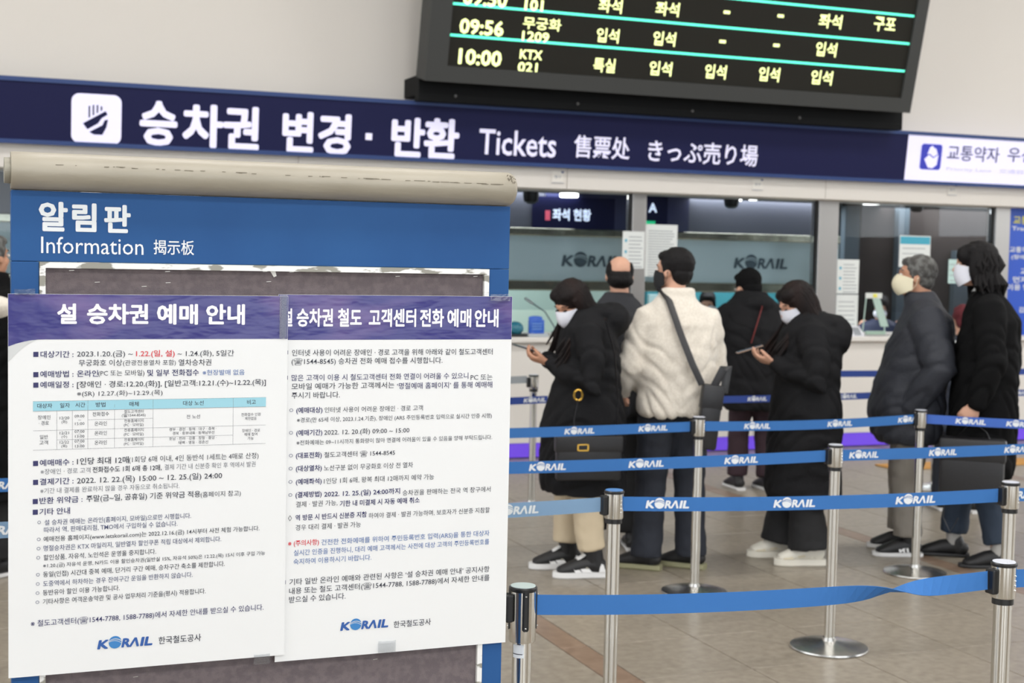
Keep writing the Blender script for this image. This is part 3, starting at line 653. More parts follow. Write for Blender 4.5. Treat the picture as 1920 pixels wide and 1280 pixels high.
# ------------------------------------------------------------------ posters
PW = mat('poster_paper', (222, 223, 223), .42, spec=.35)
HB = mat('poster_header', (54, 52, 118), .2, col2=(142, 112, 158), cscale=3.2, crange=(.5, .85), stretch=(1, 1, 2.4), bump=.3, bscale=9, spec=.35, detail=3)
wv = lambda x, z: .0012 * noise.noise((x * 5, 0, z * 3.2)) + .0004 * noise.noise((x * 14, 5, z * 9))
T_DK = mat('ink_dark', (52, 54, 66), .6); T_NV = mat('ink_navy', (44, 44, 92), .6); T_GY = mat('ink_grey', (112, 114, 122), .6); T_BL = mat('ink_blue', (84, 112, 164), .6)
T_RD = mat('ink_red', (204, 58, 68), .6); T_SL = mat('ink_slate', (74, 80, 112), .6); T_LB = mat('logo_blue', (36, 84, 156), .5); CY = mat('table_cyan', (146, 196, 210), .5)
class Poster:
    def __init__(s, Y, xa, xb, zb, zt, label, bl=None, br=None):
        s.Y = Y; s.mb = MB(); nx, nz = 34, 46; V = []
        zf = (lambda x: zb)
        for j in range(nz + 1):
            for i in range(nx + 1):
                x = xa + (xb - xa) * i / nx; z = zb + (zt - zb) * j / nz; V.append((x, Y + wv(x, z), z))
        k0 = len(V); V += [(x, y + .0003, z) for x, y, z in V[:k0]]
        W1 = nx + 1; Fc = []
        for j in range(nz):
            for i in range(nx):
                a = j * W1 + i; Fc += [(a, a + 1, a + W1 + 1, a + W1), (k0 + a, k0 + a + W1, k0 + a + W1 + 1, k0 + a + 1)]
        for i in range(nx): Fc += [(i, k0 + i, k0 + i + 1, i + 1), (nz * W1 + i, nz * W1 + i + 1, k0 + nz * W1 + i + 1, k0 + nz * W1 + i)]
        for j in range(nz): a = j * W1; c = a + nx; Fc += [(a, a + W1, k0 + a + W1, k0 + a), (c, k0 + c, k0 + c + W1, c + W1)]
        s.mb.add(V, Fc, PW); s.o = s.mb.build('poster', top=True, smooth=True); tag(s.o, label, 'poster'); s.d = MB(); s.xa, s.xb, s.zb, s.zt = xa, xb, zb, zt
    def pt(s, x, y): return hy(x, y, s.Y)
    def warp(s, mb, off):
        for v in mb.V: v.y = s.Y + wv(v.x, v.z) - off + ((v.y - s.Y - .0003) if v.y else 0)
    def t(s, txt, x0, x1, yc, m, h, off=0.0):
        """a line whose left end is centred at pixel (x0, yc), h px tall"""
        a = s.pt(x0, yc + h / 2); t_ = s.pt(x0, yc - h / 2); b = s.pt(x1, yc - .076 * (x1 - x0) * 0 + h / 2)
        put_text(s.d, txt, a, b.x - a.x, t_.z - a.z, UX, UZ, m, off)
    def rect(s, x0, x1, yt, yb, m, d=None):
        a = s.pt(x0, yb); b = s.pt(x1, yb); t_ = s.pt(x0, yt)
        (d or s.d).add([(a.x, 0, a.z), (b.x, 0, a.z), (b.x, 0, t_.z), (a.x, 0, t_.z)], [(0, 1, 2, 3)], m)
    def finish(s): s.warp(s.d, .0006); s.d.build('print', s.o)
pb = .5
zb_l = bh(250, 1249).z; zt_l = bh(250, 552).z; xa = bh(15, 900).x; xm = bh(535, 900).x; xe = bh(952, 900).x
R_ = Poster(YB - .0055, xm - .02, xe, bh(800, 1215).z, bh(800, 554).z, 'right-hand white poster with indigo header about booking by telephone, taped to the blue board')
L_ = Poster(YB - .0095, xa, xm, zb_l, zt_l, 'left-hand white poster with indigo header and timetable grid, taped to the blue board')
# header bands (printed)
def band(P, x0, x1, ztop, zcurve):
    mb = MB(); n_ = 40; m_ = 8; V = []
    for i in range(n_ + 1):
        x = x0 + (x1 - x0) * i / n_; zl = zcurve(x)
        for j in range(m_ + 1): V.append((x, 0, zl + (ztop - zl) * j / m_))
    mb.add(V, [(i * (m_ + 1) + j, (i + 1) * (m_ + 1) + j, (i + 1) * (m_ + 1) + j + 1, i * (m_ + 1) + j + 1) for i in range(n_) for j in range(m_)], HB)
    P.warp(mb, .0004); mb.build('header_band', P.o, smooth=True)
zh = bh(300, 635).z; xc_ = bh(80, 640).x
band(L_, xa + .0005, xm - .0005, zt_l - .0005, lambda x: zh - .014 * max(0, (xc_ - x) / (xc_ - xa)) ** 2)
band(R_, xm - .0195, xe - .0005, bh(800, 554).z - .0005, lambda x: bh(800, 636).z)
d = L_.d; GC = mat('poster_grey_curve', (196, 198, 198), .5); V = []; n_ = 16
for i in range(n_ + 1):
    x = xa + .0008 + (bh(72, 640).x - xa) * i / n_; z1_ = zh - .014 * max(0, (xc_ - x) / (xc_ - xa)) ** 2 - .0005; V += [(x, 0, z1_), (x, 0, z1_ - .030 * (1 - i / n_) ** 1.6)]
d.add(V, [(2 * i, 2 * i + 1, 2 * i + 3, 2 * i + 2) for i in range(n_)], GC)
gq0 = [(bh(526, 600).x + (xm - .0006 - bh(526, 600).x) * i / 3, 0, zh + .001 + (zt_l - .001 - zh - .001) * j / 8) for j in range(9) for i in range(4)]
d.add(gq0, [(j * 4 + i, j * 4 + i + 1, (j + 1) * 4 + i + 1, (j + 1) * 4 + i) for j in range(8) for i in range(3)], mat('bleed_blue', (44, 48, 122), .3))
WH = mat('title_white', (232, 230, 236), .45)
def ttl(P, s_, x0, x1, yc, h, off): P.t(s_, x0, x1, yc, WH, h, off)
for s_, x0, x1 in (('설', 107, 144), ('승차권', 163, 278), ('예매', 294, 371), ('안내', 386, 459)): ttl(L_, s_, x0, x1, 588 + (x0 - 107) * .004, 37, .034)
for s_, x0, x1 in (('설', 529, 548), ('승차권', 556, 624), ('철도', 633, 678), ('고객센터', 691, 780), ('전화', 787, 832), ('예매', 838, 883), ('안내', 889, 934)): ttl(R_, s_, x0, x1, 595 + (x0 - 529) * .003, 33, .03)
# left text: crop coordinates at .28125
def A(rows, y0, P, sx, ox):
    for r in rows:
        s_, x0, x1, yc, m, h = r[:6]; off = r[6] if len(r) > 6 else 0.004
        P.t(s_, ox + x0 * sx, ox + x1 * sx, y0 + yc * sx, m, h * sx, off)
SQ = lambda x, yc: L_.rect(x * .28125, (x + 34) * .28125, 620 + (yc - 17) * .28125, 620 + (yc + 17) * .28125, T_NV)
for x, y in ((222, 157), (222, 292), (222, 362), (220, 884), (220, 1010), (218, 1138), (218, 1209)): SQ(x, y)
B1 = .012
A([('대상기간 :', 270, 490, 157, T_NV, 44, B1), ('2023.1.20.(금) ~', 513, 885, 153, T_DK, 44), ('1.22.(일, 설)', 907, 1165, 151, T_RD, 44, B1), ('~ 1.24.(화), 5일간', 1183, 1560, 150, T_DK, 42),
   ('무궁화호 이상', 525, 815, 214, T_DK, 44), ('(관광전용열차 포함)', 820, 1172, 213, T_DK, 38, 0), ('열차승차권', 1190, 1408, 211, T_DK, 44),
   ('예매방법 :', 268, 490, 289, T_NV, 44, B1), ('온라인', 513, 655, 285, T_NV, 44, B1), ('(PC 또는 모바일)', 655, 963, 282, T_DK, 40, 0), ('및 일부 전화접수', 982, 1325, 280, T_NV, 44, B1), ('※현장발매 없음', 1350, 1630, 278, T_BL, 38),
   ('예매일정 :', 268, 490, 360, T_NV, 44, B1), ('[장애인 · 경로:12.20.(화)], [일반고객:12.21.(수)~12.22.(목)]', 513, 1772, 358, T_DK, 44, .008), ('※(SR) 12.27.(화)~12.29.(목)', 513, 1083, 419, T_DK, 38, 0),
   ('예매매수 :', 265, 490, 880, T_NV, 44, B1), ('1인당 최대 12매', 513, 858, 870, T_DK, 46, B1), ('(1회당 6매 이내, 4인 동반석 1세트는 4매로 산정)', 860, 1723, 858, T_DK, 42, 0),
   ('※장애인 · 경로 고객', 270, 603, 939, T_GY, 38, 0), ('전화접수도 1회 6매 총 12매,', 617, 1078, 926, T_DK, 40, B1), ('결제 기간 내 신분증 확인 후 역에서 발권', 1097, 1703, 908, T_GY, 38, 0),
   ('결제기간 :', 265, 490, 1006, T_NV, 44, B1), ('2022. 12. 22.(목) 15:00 ~ 12. 25.(일) 24:00', 513, 1480, 998, T_DK, 46, .006),
   ('※기간 내 결제를 완료하지 않을 경우 자동으로 취소됩니다.', 268, 1195, 1067, T_GY, 38, 0),
   ('반환 위약금 :', 263, 550, 1132, T_NV, 44, B1), ('주말(금~일, 공휴일) 기준 위약금 적용', 575, 1335, 1118, T_DK, 44, .008), ('(홈페이지 참고)', 1337, 1605, 1091, T_DK, 38, 0)], 620, L_, .28125, 0)
A([('기타 안내', 263, 467, 68, T_NV, 44, B1)] + [('○', 250, 272, y, T_SL, 26) for y in (138,)] + [('○', x - 12, x + 12, y, T_SL, 26) for x, y in ((258, 251), (257, 313), (255, 374), (253, 487), (252, 549), (250, 610), (249, 671))] +
  [('설 승차권 예매는 온라인(홈페이지, 모바일)으로만 시행합니다.', 297, 1273, 139, T_SL, 38), ('따라서 역, 판매대리점, TMO에서 구입하실 수 없습니다.', 293, 1182, 189, T_SL, 38), ('예매전용 홈페이지(www.letskorail.com)는 2022.12.16.(금) 14시부터 사전 체험 가능합니다.', 290, 1728, 250, T_DK, 36),
   ('명절승차권은 KTX 마일리지, 일반열차 할인쿠폰 적립 대상에서 제외합니다.', 290, 1473, 311, T_SL, 38), ('할인상품, 자유석, 노인석은 운영을 중지합니다.', 290, 1040, 373, T_DK, 38), ('※1.20.(금) 자유석 운영, N카드 이용 할인승차권(일반실 15%, 자유석 50%)은 12.22.(목) 15시 이후 구입 가능', 287, 1765, 427, T_DK, 30),
   ('동일(인접) 시간대 중복 예매, 단거리 구간 예매, 승차구간 축소를 제한합니다.', 287, 1497, 485, T_DK, 38), ('도중역에서 하차하는 경우 잔여구간 운임을 반환하지 않습니다.', 287, 1283, 547, T_SL, 38), ('동반유아 할인 이용 가능합니다.', 285, 797, 607, T_DK, 38),
   ('기타사항은 여객운송약관 및 공사 업무처리 기준을(평시) 적용합니다.', 285, 1370, 667, T_DK, 38), ('※ 철도고객센터(☎1544-7788, 1588-7788)에서 자세한 안내를 받으실 수 있습니다.', 205, 1755, 814, T_NV, 44), ('한국철도공사', 1057, 1340, 926, T_DK, 50, .008)], 940, L_, .28125, 0)
lp_ = L_.pt(650 * .28125, 940 + 985 * .28125); le = L_.pt(1022 * .28125, 940 + 985 * .28125); logo(L_.d, lp_, (le.x - lp_.x) / 5.85, UX, UZ, T_LB, mat('logo_globe', (52, 122, 184), .5))
# timetable grid
tcx = [220, 378, 482, 585, 763, 1019, 1553, 1772]
def tyv(x, yl): return 620 + yl * .28125   # at the left edge
def tz_(yl): return L_.pt(220 * .28125, 620 + yl * .28125).z
def tx_(xc): return L_.pt(xc * .28125, 780).x
d = L_.d; LW = .0005
def gq(xa_, xb_, za, zb_, m):
    nx = max(1, int((xb_ - xa_) / .012)); nz_ = max(1, int((zb_ - za) / .012)); V = [(xa_ + (xb_ - xa_) * i / nx, 0, za + (zb_ - za) * j / nz_) for j in range(nz_ + 1) for i in range(nx + 1)]
    d.add(V, [(j * (nx + 1) + i, j * (nx + 1) + i + 1, (j + 1) * (nx + 1) + i + 1, (j + 1) * (nx + 1) + i) for j in range(nz_) for i in range(nx)], m)
gq(tx_(220), tx_(1772), tz_(535), tz_(470), CY)
def hl(x0, x1, yl): gq(tx_(x0), tx_(x1), tz_(yl) - LW, tz_(yl), T_GY)
def vl(xc, y0, y1): gq(tx_(xc), tx_(xc) + LW, tz_(y1), tz_(y0), T_GY)
for y in (470, 535, 665, 795): hl(220, 1772, y)
hl(585, 1019, 600); hl(378, 1553, 730)
for x in tcx[1:-1]: vl(x, 470, 795)
def cell(s_, x0, x1, yy, h, off=0.0):
    # yy is the centre height measured at the text's own place; table rows fall back to the left edge
    a = L_.pt(x0 * .28125, 620 + (yy + h / 2) * .28125); b = L_.pt(x1 * .28125, 620 + (yy + h / 2) * .28125); t_ = L_.pt(x0 * .28125, 620 + (yy - h / 2) * .28125)
    put_text(d, s_, a, b.x - a.x, t_.z - a.z, UX, UZ, T_DK, off)
for c_ in (('대상자', 248, 348, 500, 32, .006), ('일자', 400, 466, 497, 32, .006), ('시간', 502, 568, 494, 32, .006), ('방법', 638, 703, 492, 32, .006), ('매체', 862, 925, 488, 32, .006), ('대상 노선', 1220, 1357, 482, 32, .006), ('비고', 1647, 1705, 475, 32, .006),
           ('장애인', 252, 336, 577, 29), ('· 경로', 258, 326, 615, 29), ('12/20', 398, 462, 580, 24), ('(화)', 410, 447, 606, 22), ('09:00', 497, 563, 568, 24), ('~', 520, 541, 592, 20), ('15:00', 500, 563, 618, 24), ('전화접수', 617, 727, 555, 29), ('온라인', 630, 712, 618, 29),
           ('철도고객센터', 828, 957, 538, 22), ('(☎1544-8545)', 812, 970, 563, 22), ('전용홈페이지', 828, 957, 600, 22), ('(PC · 모바일)', 825, 957, 627, 22), ('전 노선', 1243, 1333, 572, 28), ('전화접수 인원', 1608, 1737, 558, 22), ('제한없음', 1633, 1710, 584, 22),
           ('일반', 265, 320, 708, 29), ('고객', 262, 320, 745, 29), ('12/21', 398, 460, 680, 24), ('(수)', 410, 447, 705, 20), ('12/22', 398, 460, 742, 24), ('(목)', 408, 447, 768, 20), ('07:00', 497, 563, 670, 24), ('~', 520, 541, 687, 16), ('13:00', 500, 563, 703, 24), ('07:00', 497, 563, 735, 24), ('~', 520, 541, 752, 16), ('13:00', 500, 563, 768, 24),
           ('온라인', 630, 712, 682, 29), ('온라인', 630, 712, 745, 29), ('전용홈페이지', 828, 957, 662, 22), ('(PC · 모바일)', 825, 957, 690, 22), ('전용홈페이지', 828, 957, 726, 22), ('(PC · 모바일)', 825, 957, 753, 22),
           ('경부 · 경전 · 동해 · 대구 · 충북 ·', 1127, 1443, 657, 22), ('경북 · 중부내륙 · 동해남부선', 1150, 1428, 683, 22), ('호남 · 전라 · 강릉 · 장항 · 중앙 ·', 1127, 1443, 719, 22), ('태백 · 영동 · 경춘선', 1190, 1387, 745, 22), ('장애인 · 경로', 1612, 1733, 665, 22), ('예매 참여', 1628, 1715, 690, 22), ('가능', 1650, 1690, 716, 22)): cell(*c_)
# right text, crops at .2656
K = 460 / 1732
def rr(x0, x1, yc, y0, h=28): R_.rect(520 + x0 * K, 520 + x1 * K, y0 + (yc - h / 2) * K, y0 + (yc + h / 2) * K, T_NV)
rr(48, 76, 152, 620); rr(48, 74, 331, 620); rr(40, 58, 570, 940)
A([('인터넷 사용이 어려운 장애인 · 경로 고객을 위해 아래와 같이 철도고객센터', 103, 1518, 155, T_DK, 46), ('(☎1544-8545) 승차권 전화 예매 접수를 시행합니다.', 100, 1165, 216, T_DK, 46),
   ('많은 고객이 이용 시 철도고객센터 전화 연결이 어려울 수 있으니', 100, 1347, 332, T_NV, 46), ('PC 또는', 1363, 1517, 327, T_DK, 44, 0), ('모바일 예매가 가능한 고객께서는', 100, 825, 393, T_DK, 46), ('‘명절예매 홈페이지’ 를 통해 예매해', 845, 1515, 389, T_NV, 46), ('주시기 바랍니다.', 100, 440, 456, T_DK, 46)] +
  [('○', x - 13, x + 13, y, T_SL, 28) for x, y in ((98, 560), (96, 719), (95, 880), (93, 972), (92, 1065), (91, 1158))] +
  [('(예매대상)', 133, 318, 561, T_NV, 42, .016), ('인터넷 사용이 어려운 장애인 · 경로 고객', 333, 1027, 558, T_DK, 40, 0), ('※경로(만 65세 이상, 2023.1.24.기준), 장애인 (ARS 주민등록번호 입력으로 실시간 인증 시행)', 138, 1512, 630, T_DK, 36, 0),
   ('(예매기간)', 133, 317, 720, T_NV, 42, .016), ('2022. 12. 20.(화) 09:00 ~ 15:00', 330, 932, 716, T_DK, 42), ('※전화예매는 09~11시까지 통화량이 많아 연결에 어려움이 있을 수 있음을 양해 부탁드립니다.', 135, 1513, 790, T_DK, 36, 0),
   ('(대표전화)', 130, 313, 880, T_NV, 42, .016), ('철도고객센터 ☎ 1544-8545', 330, 830, 875, T_DK, 40), ('(대상열차)', 130, 313, 972, T_NV, 42, .016), ('노선구분 없이 무궁화호 이상 전 열차', 328, 957, 968, T_DK, 42, 0),
   ('(예매좌석)', 130, 312, 1065, T_NV, 42, .016), ('1인당 1회 6매, 왕복 최대 12매까지 예약 가능', 328, 1105, 1060, T_DK, 42, 0), ('(결제방법)', 127, 312, 1157, T_NV, 42, .016), ('2022. 12. 25.(일) 24:00까지', 330, 865, 1152, T_NV, 42, .014), ('승차권을 판매하는 전국 역 창구에서', 883, 1503, 1143, T_DK, 40, 0),
   ('결제 · 발권 가능,', 130, 423, 1225, T_DK, 42, 0), ('기한 내 미결제 시 자동 예매 취소', 440, 1003, 1219, T_NV, 42, .014)], 620, R_, K, 520)
A([('◇', 74, 102, 117, T_DK, 40), ('역 방문 시 반드시 신분증 지참', 127, 630, 114, T_NV, 42, .014), ('하여야 결제 · 발권 가능하며, 보호자가 신분증 지참할', 643, 1497, 100, T_DK, 40, 0), ('경우 대리 결제 · 발권 가능', 127, 588, 184, T_DK, 42, 0),
   ('※ (주의사항)', 75, 293, 296, T_RD, 42, .01), ('건전한 전화예매를 위하여 주민등록번호 입력(ARS)을 통한 대상자', 310, 1495, 287, T_BL, 42), ('실시간 인증을 진행하니, 대리 예매 고객께서는 사전에 대상 고객의 주민등록번호를', 115, 1493, 362, T_BL, 42), ('숙지하여 이용하시기 바랍니다.', 113, 662, 425, T_BL, 42),
   ('기타 일반 온라인 예매와 관련된 사항은 ‘설 승차권 예매 안내’ 공지사항', 85, 1495, 568, T_DK, 46), ('내용 또는 철도 고객센터(☎1544-7788, 1588-7788)에서 자세한 안내를', 83, 1495, 632, T_DK, 46), ('받으실 수 있습니다.', 82, 480, 693, T_DK, 46), ('한국철도공사', 820, 1083, 867, T_DK, 48, .006)], 940, R_, K, 520)
lp_ = R_.pt(520 + 445 * K, 940 + 912 * K); le = R_.pt(520 + 787 * K, 940 + 912 * K); logo(R_.d, lp_, (le.x - lp_.x) / 5.85, UX, UZ, T_LB, mat('logo_globe', ''))
L_.finish(); R_.finish()
# clear tape strips
TAPE = glassmat('clear_tape', (236, 238, 240), 1.5, .12, (205, 206, 205), .07)
for (x0, x1, yt, yb, lab) in ((27, 66, 542, 552, 'clear tape strip on the top left corner of the left poster'), (524, 538, 552, 634, 'clear tape strip down the seam between the two poster headers'), (920, 957, 551, 564, 'clear tape strip on the top right corner of the right poster'), (709, 742, 1203, 1224, 'clear tape tab on the bottom edge of the right poster'), (476, 506, 1228, 1246, 'clear tape tab hanging under the left poster near the seam')):
    a = hy(x0, yb, YB - .012); b = hy(x1, yb, YB - .012); t = hy(x0, yt, YB - .012); mb = MB(); V = []
    nx = 6
    for i in range(nx + 1):
        x = a.x + (b.x - a.x) * i / nx
        for j in range(4): V.append((x, YB - .0115 + .0002 * random.uniform(-1, 1), a.z + (t.z - a.z) * j / 3 + .0012 * random.uniform(-1, 1)))
    mb.add(V, [(i * 4 + j, (i + 1) * 4 + j, (i + 1) * 4 + j + 1, i * 4 + j + 1) for i in range(nx) for j in range(3)], TAPE)
    tag(mb.build('tape_strip', top=True), lab, 'tape')

# ------------------------------------------------------------------ queue posts
POSTM = mat('post_steel', (214, 213, 208), .13, 1); CAPM = mat('cap_sticker', (184, 198, 196), .4); RV = mat('rivet', (220, 220, 216), .2, 1)
def make_post(label, loc, rz=0, cap=CAPM, slots=False, k=1.0):
    hz0 = .765 if slots else .803
    t = empty('queue_post', loc, label, 'post', 'belt posts of the queue', rz)
    MB().lathe([(.165 * k, 0), (.17 * k, .006), (.168 * k, .012), (.12 * k, .024), (.05, .032), (.03, .036), (.028, .05)], mat('post_base_steel', (206, 205, 202), .27, 1), n=48).build('base', t, local=True, smooth=True)
    MB().lathe([(.0235, .045), (.0235, .79)], POSTM, n=32).build('pole', t, local=True, smooth=True)
    MB().lathe([(.0285, .786), (.0285, .803)], BLK, n=32).build('collar', t, local=True, smooth=True) if not slots else None
    hd = MB().lathe([(.0315, hz0), (.0325, hz0 + .003), (.0325, .888), (.0315, .889)], POSTM, n=36).build('head', t, local=True, smooth=True)
    MB().lathe([(.034, .889), (.0345, .892), (.0345, .896), (.031, .899)], BLK, n=36).build('cap_rim', t, local=True, smooth=True)
    MB().lathe([(.0305, .8985), (.030, .9005)], cap, n=32).build('cap', t, local=True, smooth=True)
    for a in (math.pi,):     # belt cassette on the left
        T = Matrix.Rotation(a, 4, 'Z')
        MB().box(.030, .048, -.017, .017, .815, .882, BLK, .004, T=T).build('belt_clip', t, local=True)
    for a in (-1.15,):
        m = MB()
        for q in range(4): 
            c = Vector((.0325 * math.cos(a), .0325 * math.sin(a), .826 + q * .013)); V, Fc = ell((0, 0, 0), (.003, .003, .003), 8); m.add([v + c for v in V], Fc, RV)
        if not slots: m.build('rivets', t, local=True, smooth=True)
    if slots:
        for a in (-1.72, -.35, 2.95):
            m = MB(); V = []
            for j in range(9):
                z = .795 + .096 * j / 8
                for i in range(5):
                    aa = a - .27 + .54 * i / 4; r = .0348 if 0 < i < 4 else .0322; V.append((r * math.cos(aa), r * math.sin(aa), z + (.004 if j == 0 and i in (0, 4) else 0)))
            m.add(V, [(j * 5 + i, j * 5 + i + 1, (j + 1) * 5 + i + 1, (j + 1) * 5 + i) for j in range(8) for i in range(4)], BLK)
            for z in (.803, .88):
                c = Vector((.0352 * math.cos(a), .0352 * math.sin(a), z)); V, Fc = ell((0, 0, 0), (.0022, .0022, .0022), 8); m.add([v + c for v in V], Fc, RV)
            m.build('slot_cover', t, local=True, smooth=True)
        m = MB(); V = []
        for i in range(9):
            a = -3.0 + 1.25 * i / 8
            for z in (.728, .760): V.append((.0241 * math.cos(a), .0241 * math.sin(a), z))
        m.add(V, [(2 * i, 2 * i + 2, 2 * i + 3, 2 * i + 1) for i in range(8)], WHITE_PR); st_ = m.build('sticker', t, local=True)
        m = MB()
        for i in range(12):
            a = -2.95 + 1.1 * i / 12; m.box(-.0017, .0012, -.0243, -.0241, .7365, .7385, T_DK, T=Matrix.Rotation(a + math.pi / 2, 4, 'Z'))
        tag(m.build('print', st_, local=True), kind='stuff')
    return t
def copy_tree(o, parent=None, loc=None, label=None):
    c = o.copy(); COL.objects.link(c); c.parent = parent
    if loc is not None: c.location = loc
    if label: c['label'] = label
    for ch in list(o.children): copy_tree(ch, c)
    return c
base_ang = math.radians(0)
P_ = {}
def pp(x, y): q_ = hz(x, y, .9); return Vector((q_.x, q_.y, 0))
P_['S1'] = pp(981, 1097); make_post('nearest belt post, beside the information board, with black slots and a white sticker', P_['S1'], slots=True)
P_['S7'] = pp(1883, 1052); proto = make_post('near belt post with a row of rivets at the lower right edge of the picture', P_['S7'], cap=mat('cap_white', (206, 210, 220), .3))
capblue = mat('cap_blue', (76, 128, 190), .4)
P_['S2'] = pp(1152, 918); make_post('belt post with a blue cap, second from the information board', P_['S2'], cap=capblue)
for k, lab, q_ in (('S3', 'belt post with a shiny domed base fully in view on the bare floor', pp(1567, 833)), ('S4', 'belt post in front of the dark bag of the man in cream', pp(1311, 781)), ('S5', 'belt post in front of the older man in grey trousers', pp(1727, 768)),
                   ('S6', 'belt post partly hidden behind the near riveted post at the right', pp(1895, 903)), ('S8', 'far belt post with grey belt by the counter, left of the woman with the phone', pp(1001, 702)), ('S9', 'far belt post between the older man and the tall person in black', pp(1758, 693))):
    P_[k] = q_; copy_tree(proto, None, q_, lab)
def shift(key, dx, Y=None):
    v = P_[key].copy(); v.x += dx
    if Y is not None: v.y = Y
    return v
# posts standing outside the frame or behind the board that carry the far belt ends
P_['H1'] = shift('S2', -1.55, 4.42); P_['H2'] = shift('S3', -2.35, 5.3); P_['H3'] = shift('S4', -2.4, 6.35); P_['H4'] = shift('S8', -1.7, 8.75)
for k, lab in (('H1', 'belt post hidden behind the left poster, nearer row'), ('H2', 'belt post hidden behind the posters, second row'), ('H3', 'belt post hidden behind the posters, third row'), ('H4', 'belt post hidden behind the board by the counter')): copy_tree(proto, None, P_[k], lab)

# ------------------------------------------------------------------ belts
def belt(name_label, A_, B_, m, logos=(), z=.851, hw=.0245, sag=.012, twist=None, mprint=WHITE_PR, zB=None, trimA=.034, trimB=.05):
    A2 = Vector((A_.x, A_.y, z)); B2 = Vector((B_.x, B_.y, zB or z)); dv = (B2 - A2).normalized(); A2 += dv * trimA; B2 -= dv * trimB
    nrm = dv.cross(UZ).normalized()
    if nrm.y > 0: nrm = -nrm
    n_ = 48; mb = MB(); V = []; L_len = (B2 - A2).length
    def fr(t):
        c = A2 + (B2 - A2) * t - UZ * (sag * 4 * t * (1 - t)); a = twist(t) if twist else 0.0
        return c, UZ * math.cos(a) + nrm * math.sin(a), nrm * math.cos(a) - UZ * math.sin(a)
    for i in range(n_ + 1):
        c, u, nn = fr(i / n_)
        for (du, dn) in ((-1, .0007), (1, .0007), (1, -.0007), (-1, -.0007)): V.append(c + u * (du * hw) + nn * dn)
    Fc = [(4 * i + k, 4 * i + (k + 1) % 4, 4 * i + 4 + (k + 1) % 4, 4 * i + 4 + k) for i in range(n_) for k in range(4)] + [(3, 2, 1, 0), (4 * n_, 4 * n_ + 1, 4 * n_ + 2, 4 * n_ + 3)]
    o = mb.add(V, Fc, m).build('barrier_belt', top=True); tag(o, name_label, 'belt', 'queue belts')
    if logos:
        d = MB()
        for lx, ly in logos:
            q_ = hplane(lx, ly, A2 + nrm * .001, nrm); t = (q_ - A2).dot(dv) / L_len; c, u, nn = fr(t); h_ = .0275
            tx = dv if dv.dot(RT) > 0 else -dv
            ang = (fr(min(t + .02, 1))[0] - fr(max(t - .02, 0))[0]).normalized(); tx = ang if ang.dot(RT) > 0 else -ang
            logo(d, c + nrm * .0016 - tx * (2.9 * h_) - UZ * (h_ * .52), h_, tx, UZ, mprint)
        d.build('print', o)
    return o
belt('blue belt without lettering that twists over halfway, in the front row', P_['S1'], P_['S7'], BLUE_BELT, twist=lambda t: math.pi * (1 / (1 + math.exp(-(t - .79) * 21))) - .02, sag=.02)
belt('plain blue belt leaving the near riveted post towards the right edge', P_['S7'], shift('S7', 1.6), BLUE_BELT)
belt('blue lettered belt running right from the blue-capped post', P_['S2'], P_['S6'], BLUE_BELT, [(1252, 943), (1490, 940), (1717, 934)])
belt('faded pale blue belt left of the blue-capped post', P_['H1'], P_['S2'], PALE_BELT, [(968, 963)], mprint=mat('faded_print', (206, 212, 214), .6))
belt('blue lettered belt running from behind the board to the post with the shiny domed base', P_['H2'], P_['S3'], BLUE_BELT, [(1027, 870), (1212, 868), (1390, 864)])
belt('blue lettered belt right of the post with the shiny domed base', P_['S3'], Vector((6.1, 5.3, 0)), BLUE_BELT, [(1620, 853), (1768, 850), (1908, 840)])
belt('blue lettered belt crossing in front of the woman with the bowed head', P_['H3'], P_['S4'], BLUE_BELT, [(1087, 802), (1225, 795)])
belt('blue lettered belt crossing in front of the long-haired woman with white shoes', P_['S4'], P_['S5'], BLUE_BELT, [(1420, 798), (1575, 794), (1706, 788)])
belt('blue lettered belt slanting down from the post before the older man to the right edge', P_['S5'], Vector((6.3, 5.5, 0)), mat('belt_blue_deep', (58, 98, 182), .7), [(1820, 797), (1915, 811)])
belt('blue belt leaving the post behind the riveted one at the right edge', P_['S6'], shift('S6', 1.4), BLUE_BELT, [(1913, 925)])
belt('faded blue belt of the left row seen left of the board', Vector((-1.9, 4.5, 0)), P_['H1'], PALE_BELT, [(2, 1003)])
belt('lettered blue belt of the second row seen left of the board', Vector((-2.2, 5.3, 0)), P_['H2'], BLUE_BELT, [(2, 842)])
belt('grey belt at the far post by the counter', P_['H4'], P_['S8'], GREY_BELT, z=.868)
# far rows in front of the counter
pa = hz(1165, 752, .72); 
belt('navy lettered belt at the far left in front of the counter', Vector((P_['S8'].x - 1.7, 8.6, 0)), Vector((P_['S8'].x + .1, 8.62, 0)), NAVY_BELT, [(1003, 741)], z=.745)
belt('navy lettered belt in front of the counter behind the man in cream', Vector((P_['S8'].x + .15, 8.6, 0)), Vector((6.86, 8.66, 0)), NAVY_BELT, [(1172, 752), (1420, 749), (1590, 743)], z=.73)
belt('upper navy belt in front of the counter behind the older man', Vector((5.6, 9.0, 0)), Vector((8.9, 9.0, 0)), NAVY_BELT, z=.86)
belt('blue belt at the far right beside the tall person', Vector((6.86, 8.66, 0)), Vector((9.6, 8.6, 0)), NAVY_BELT, [(1911, 747)], z=.73)
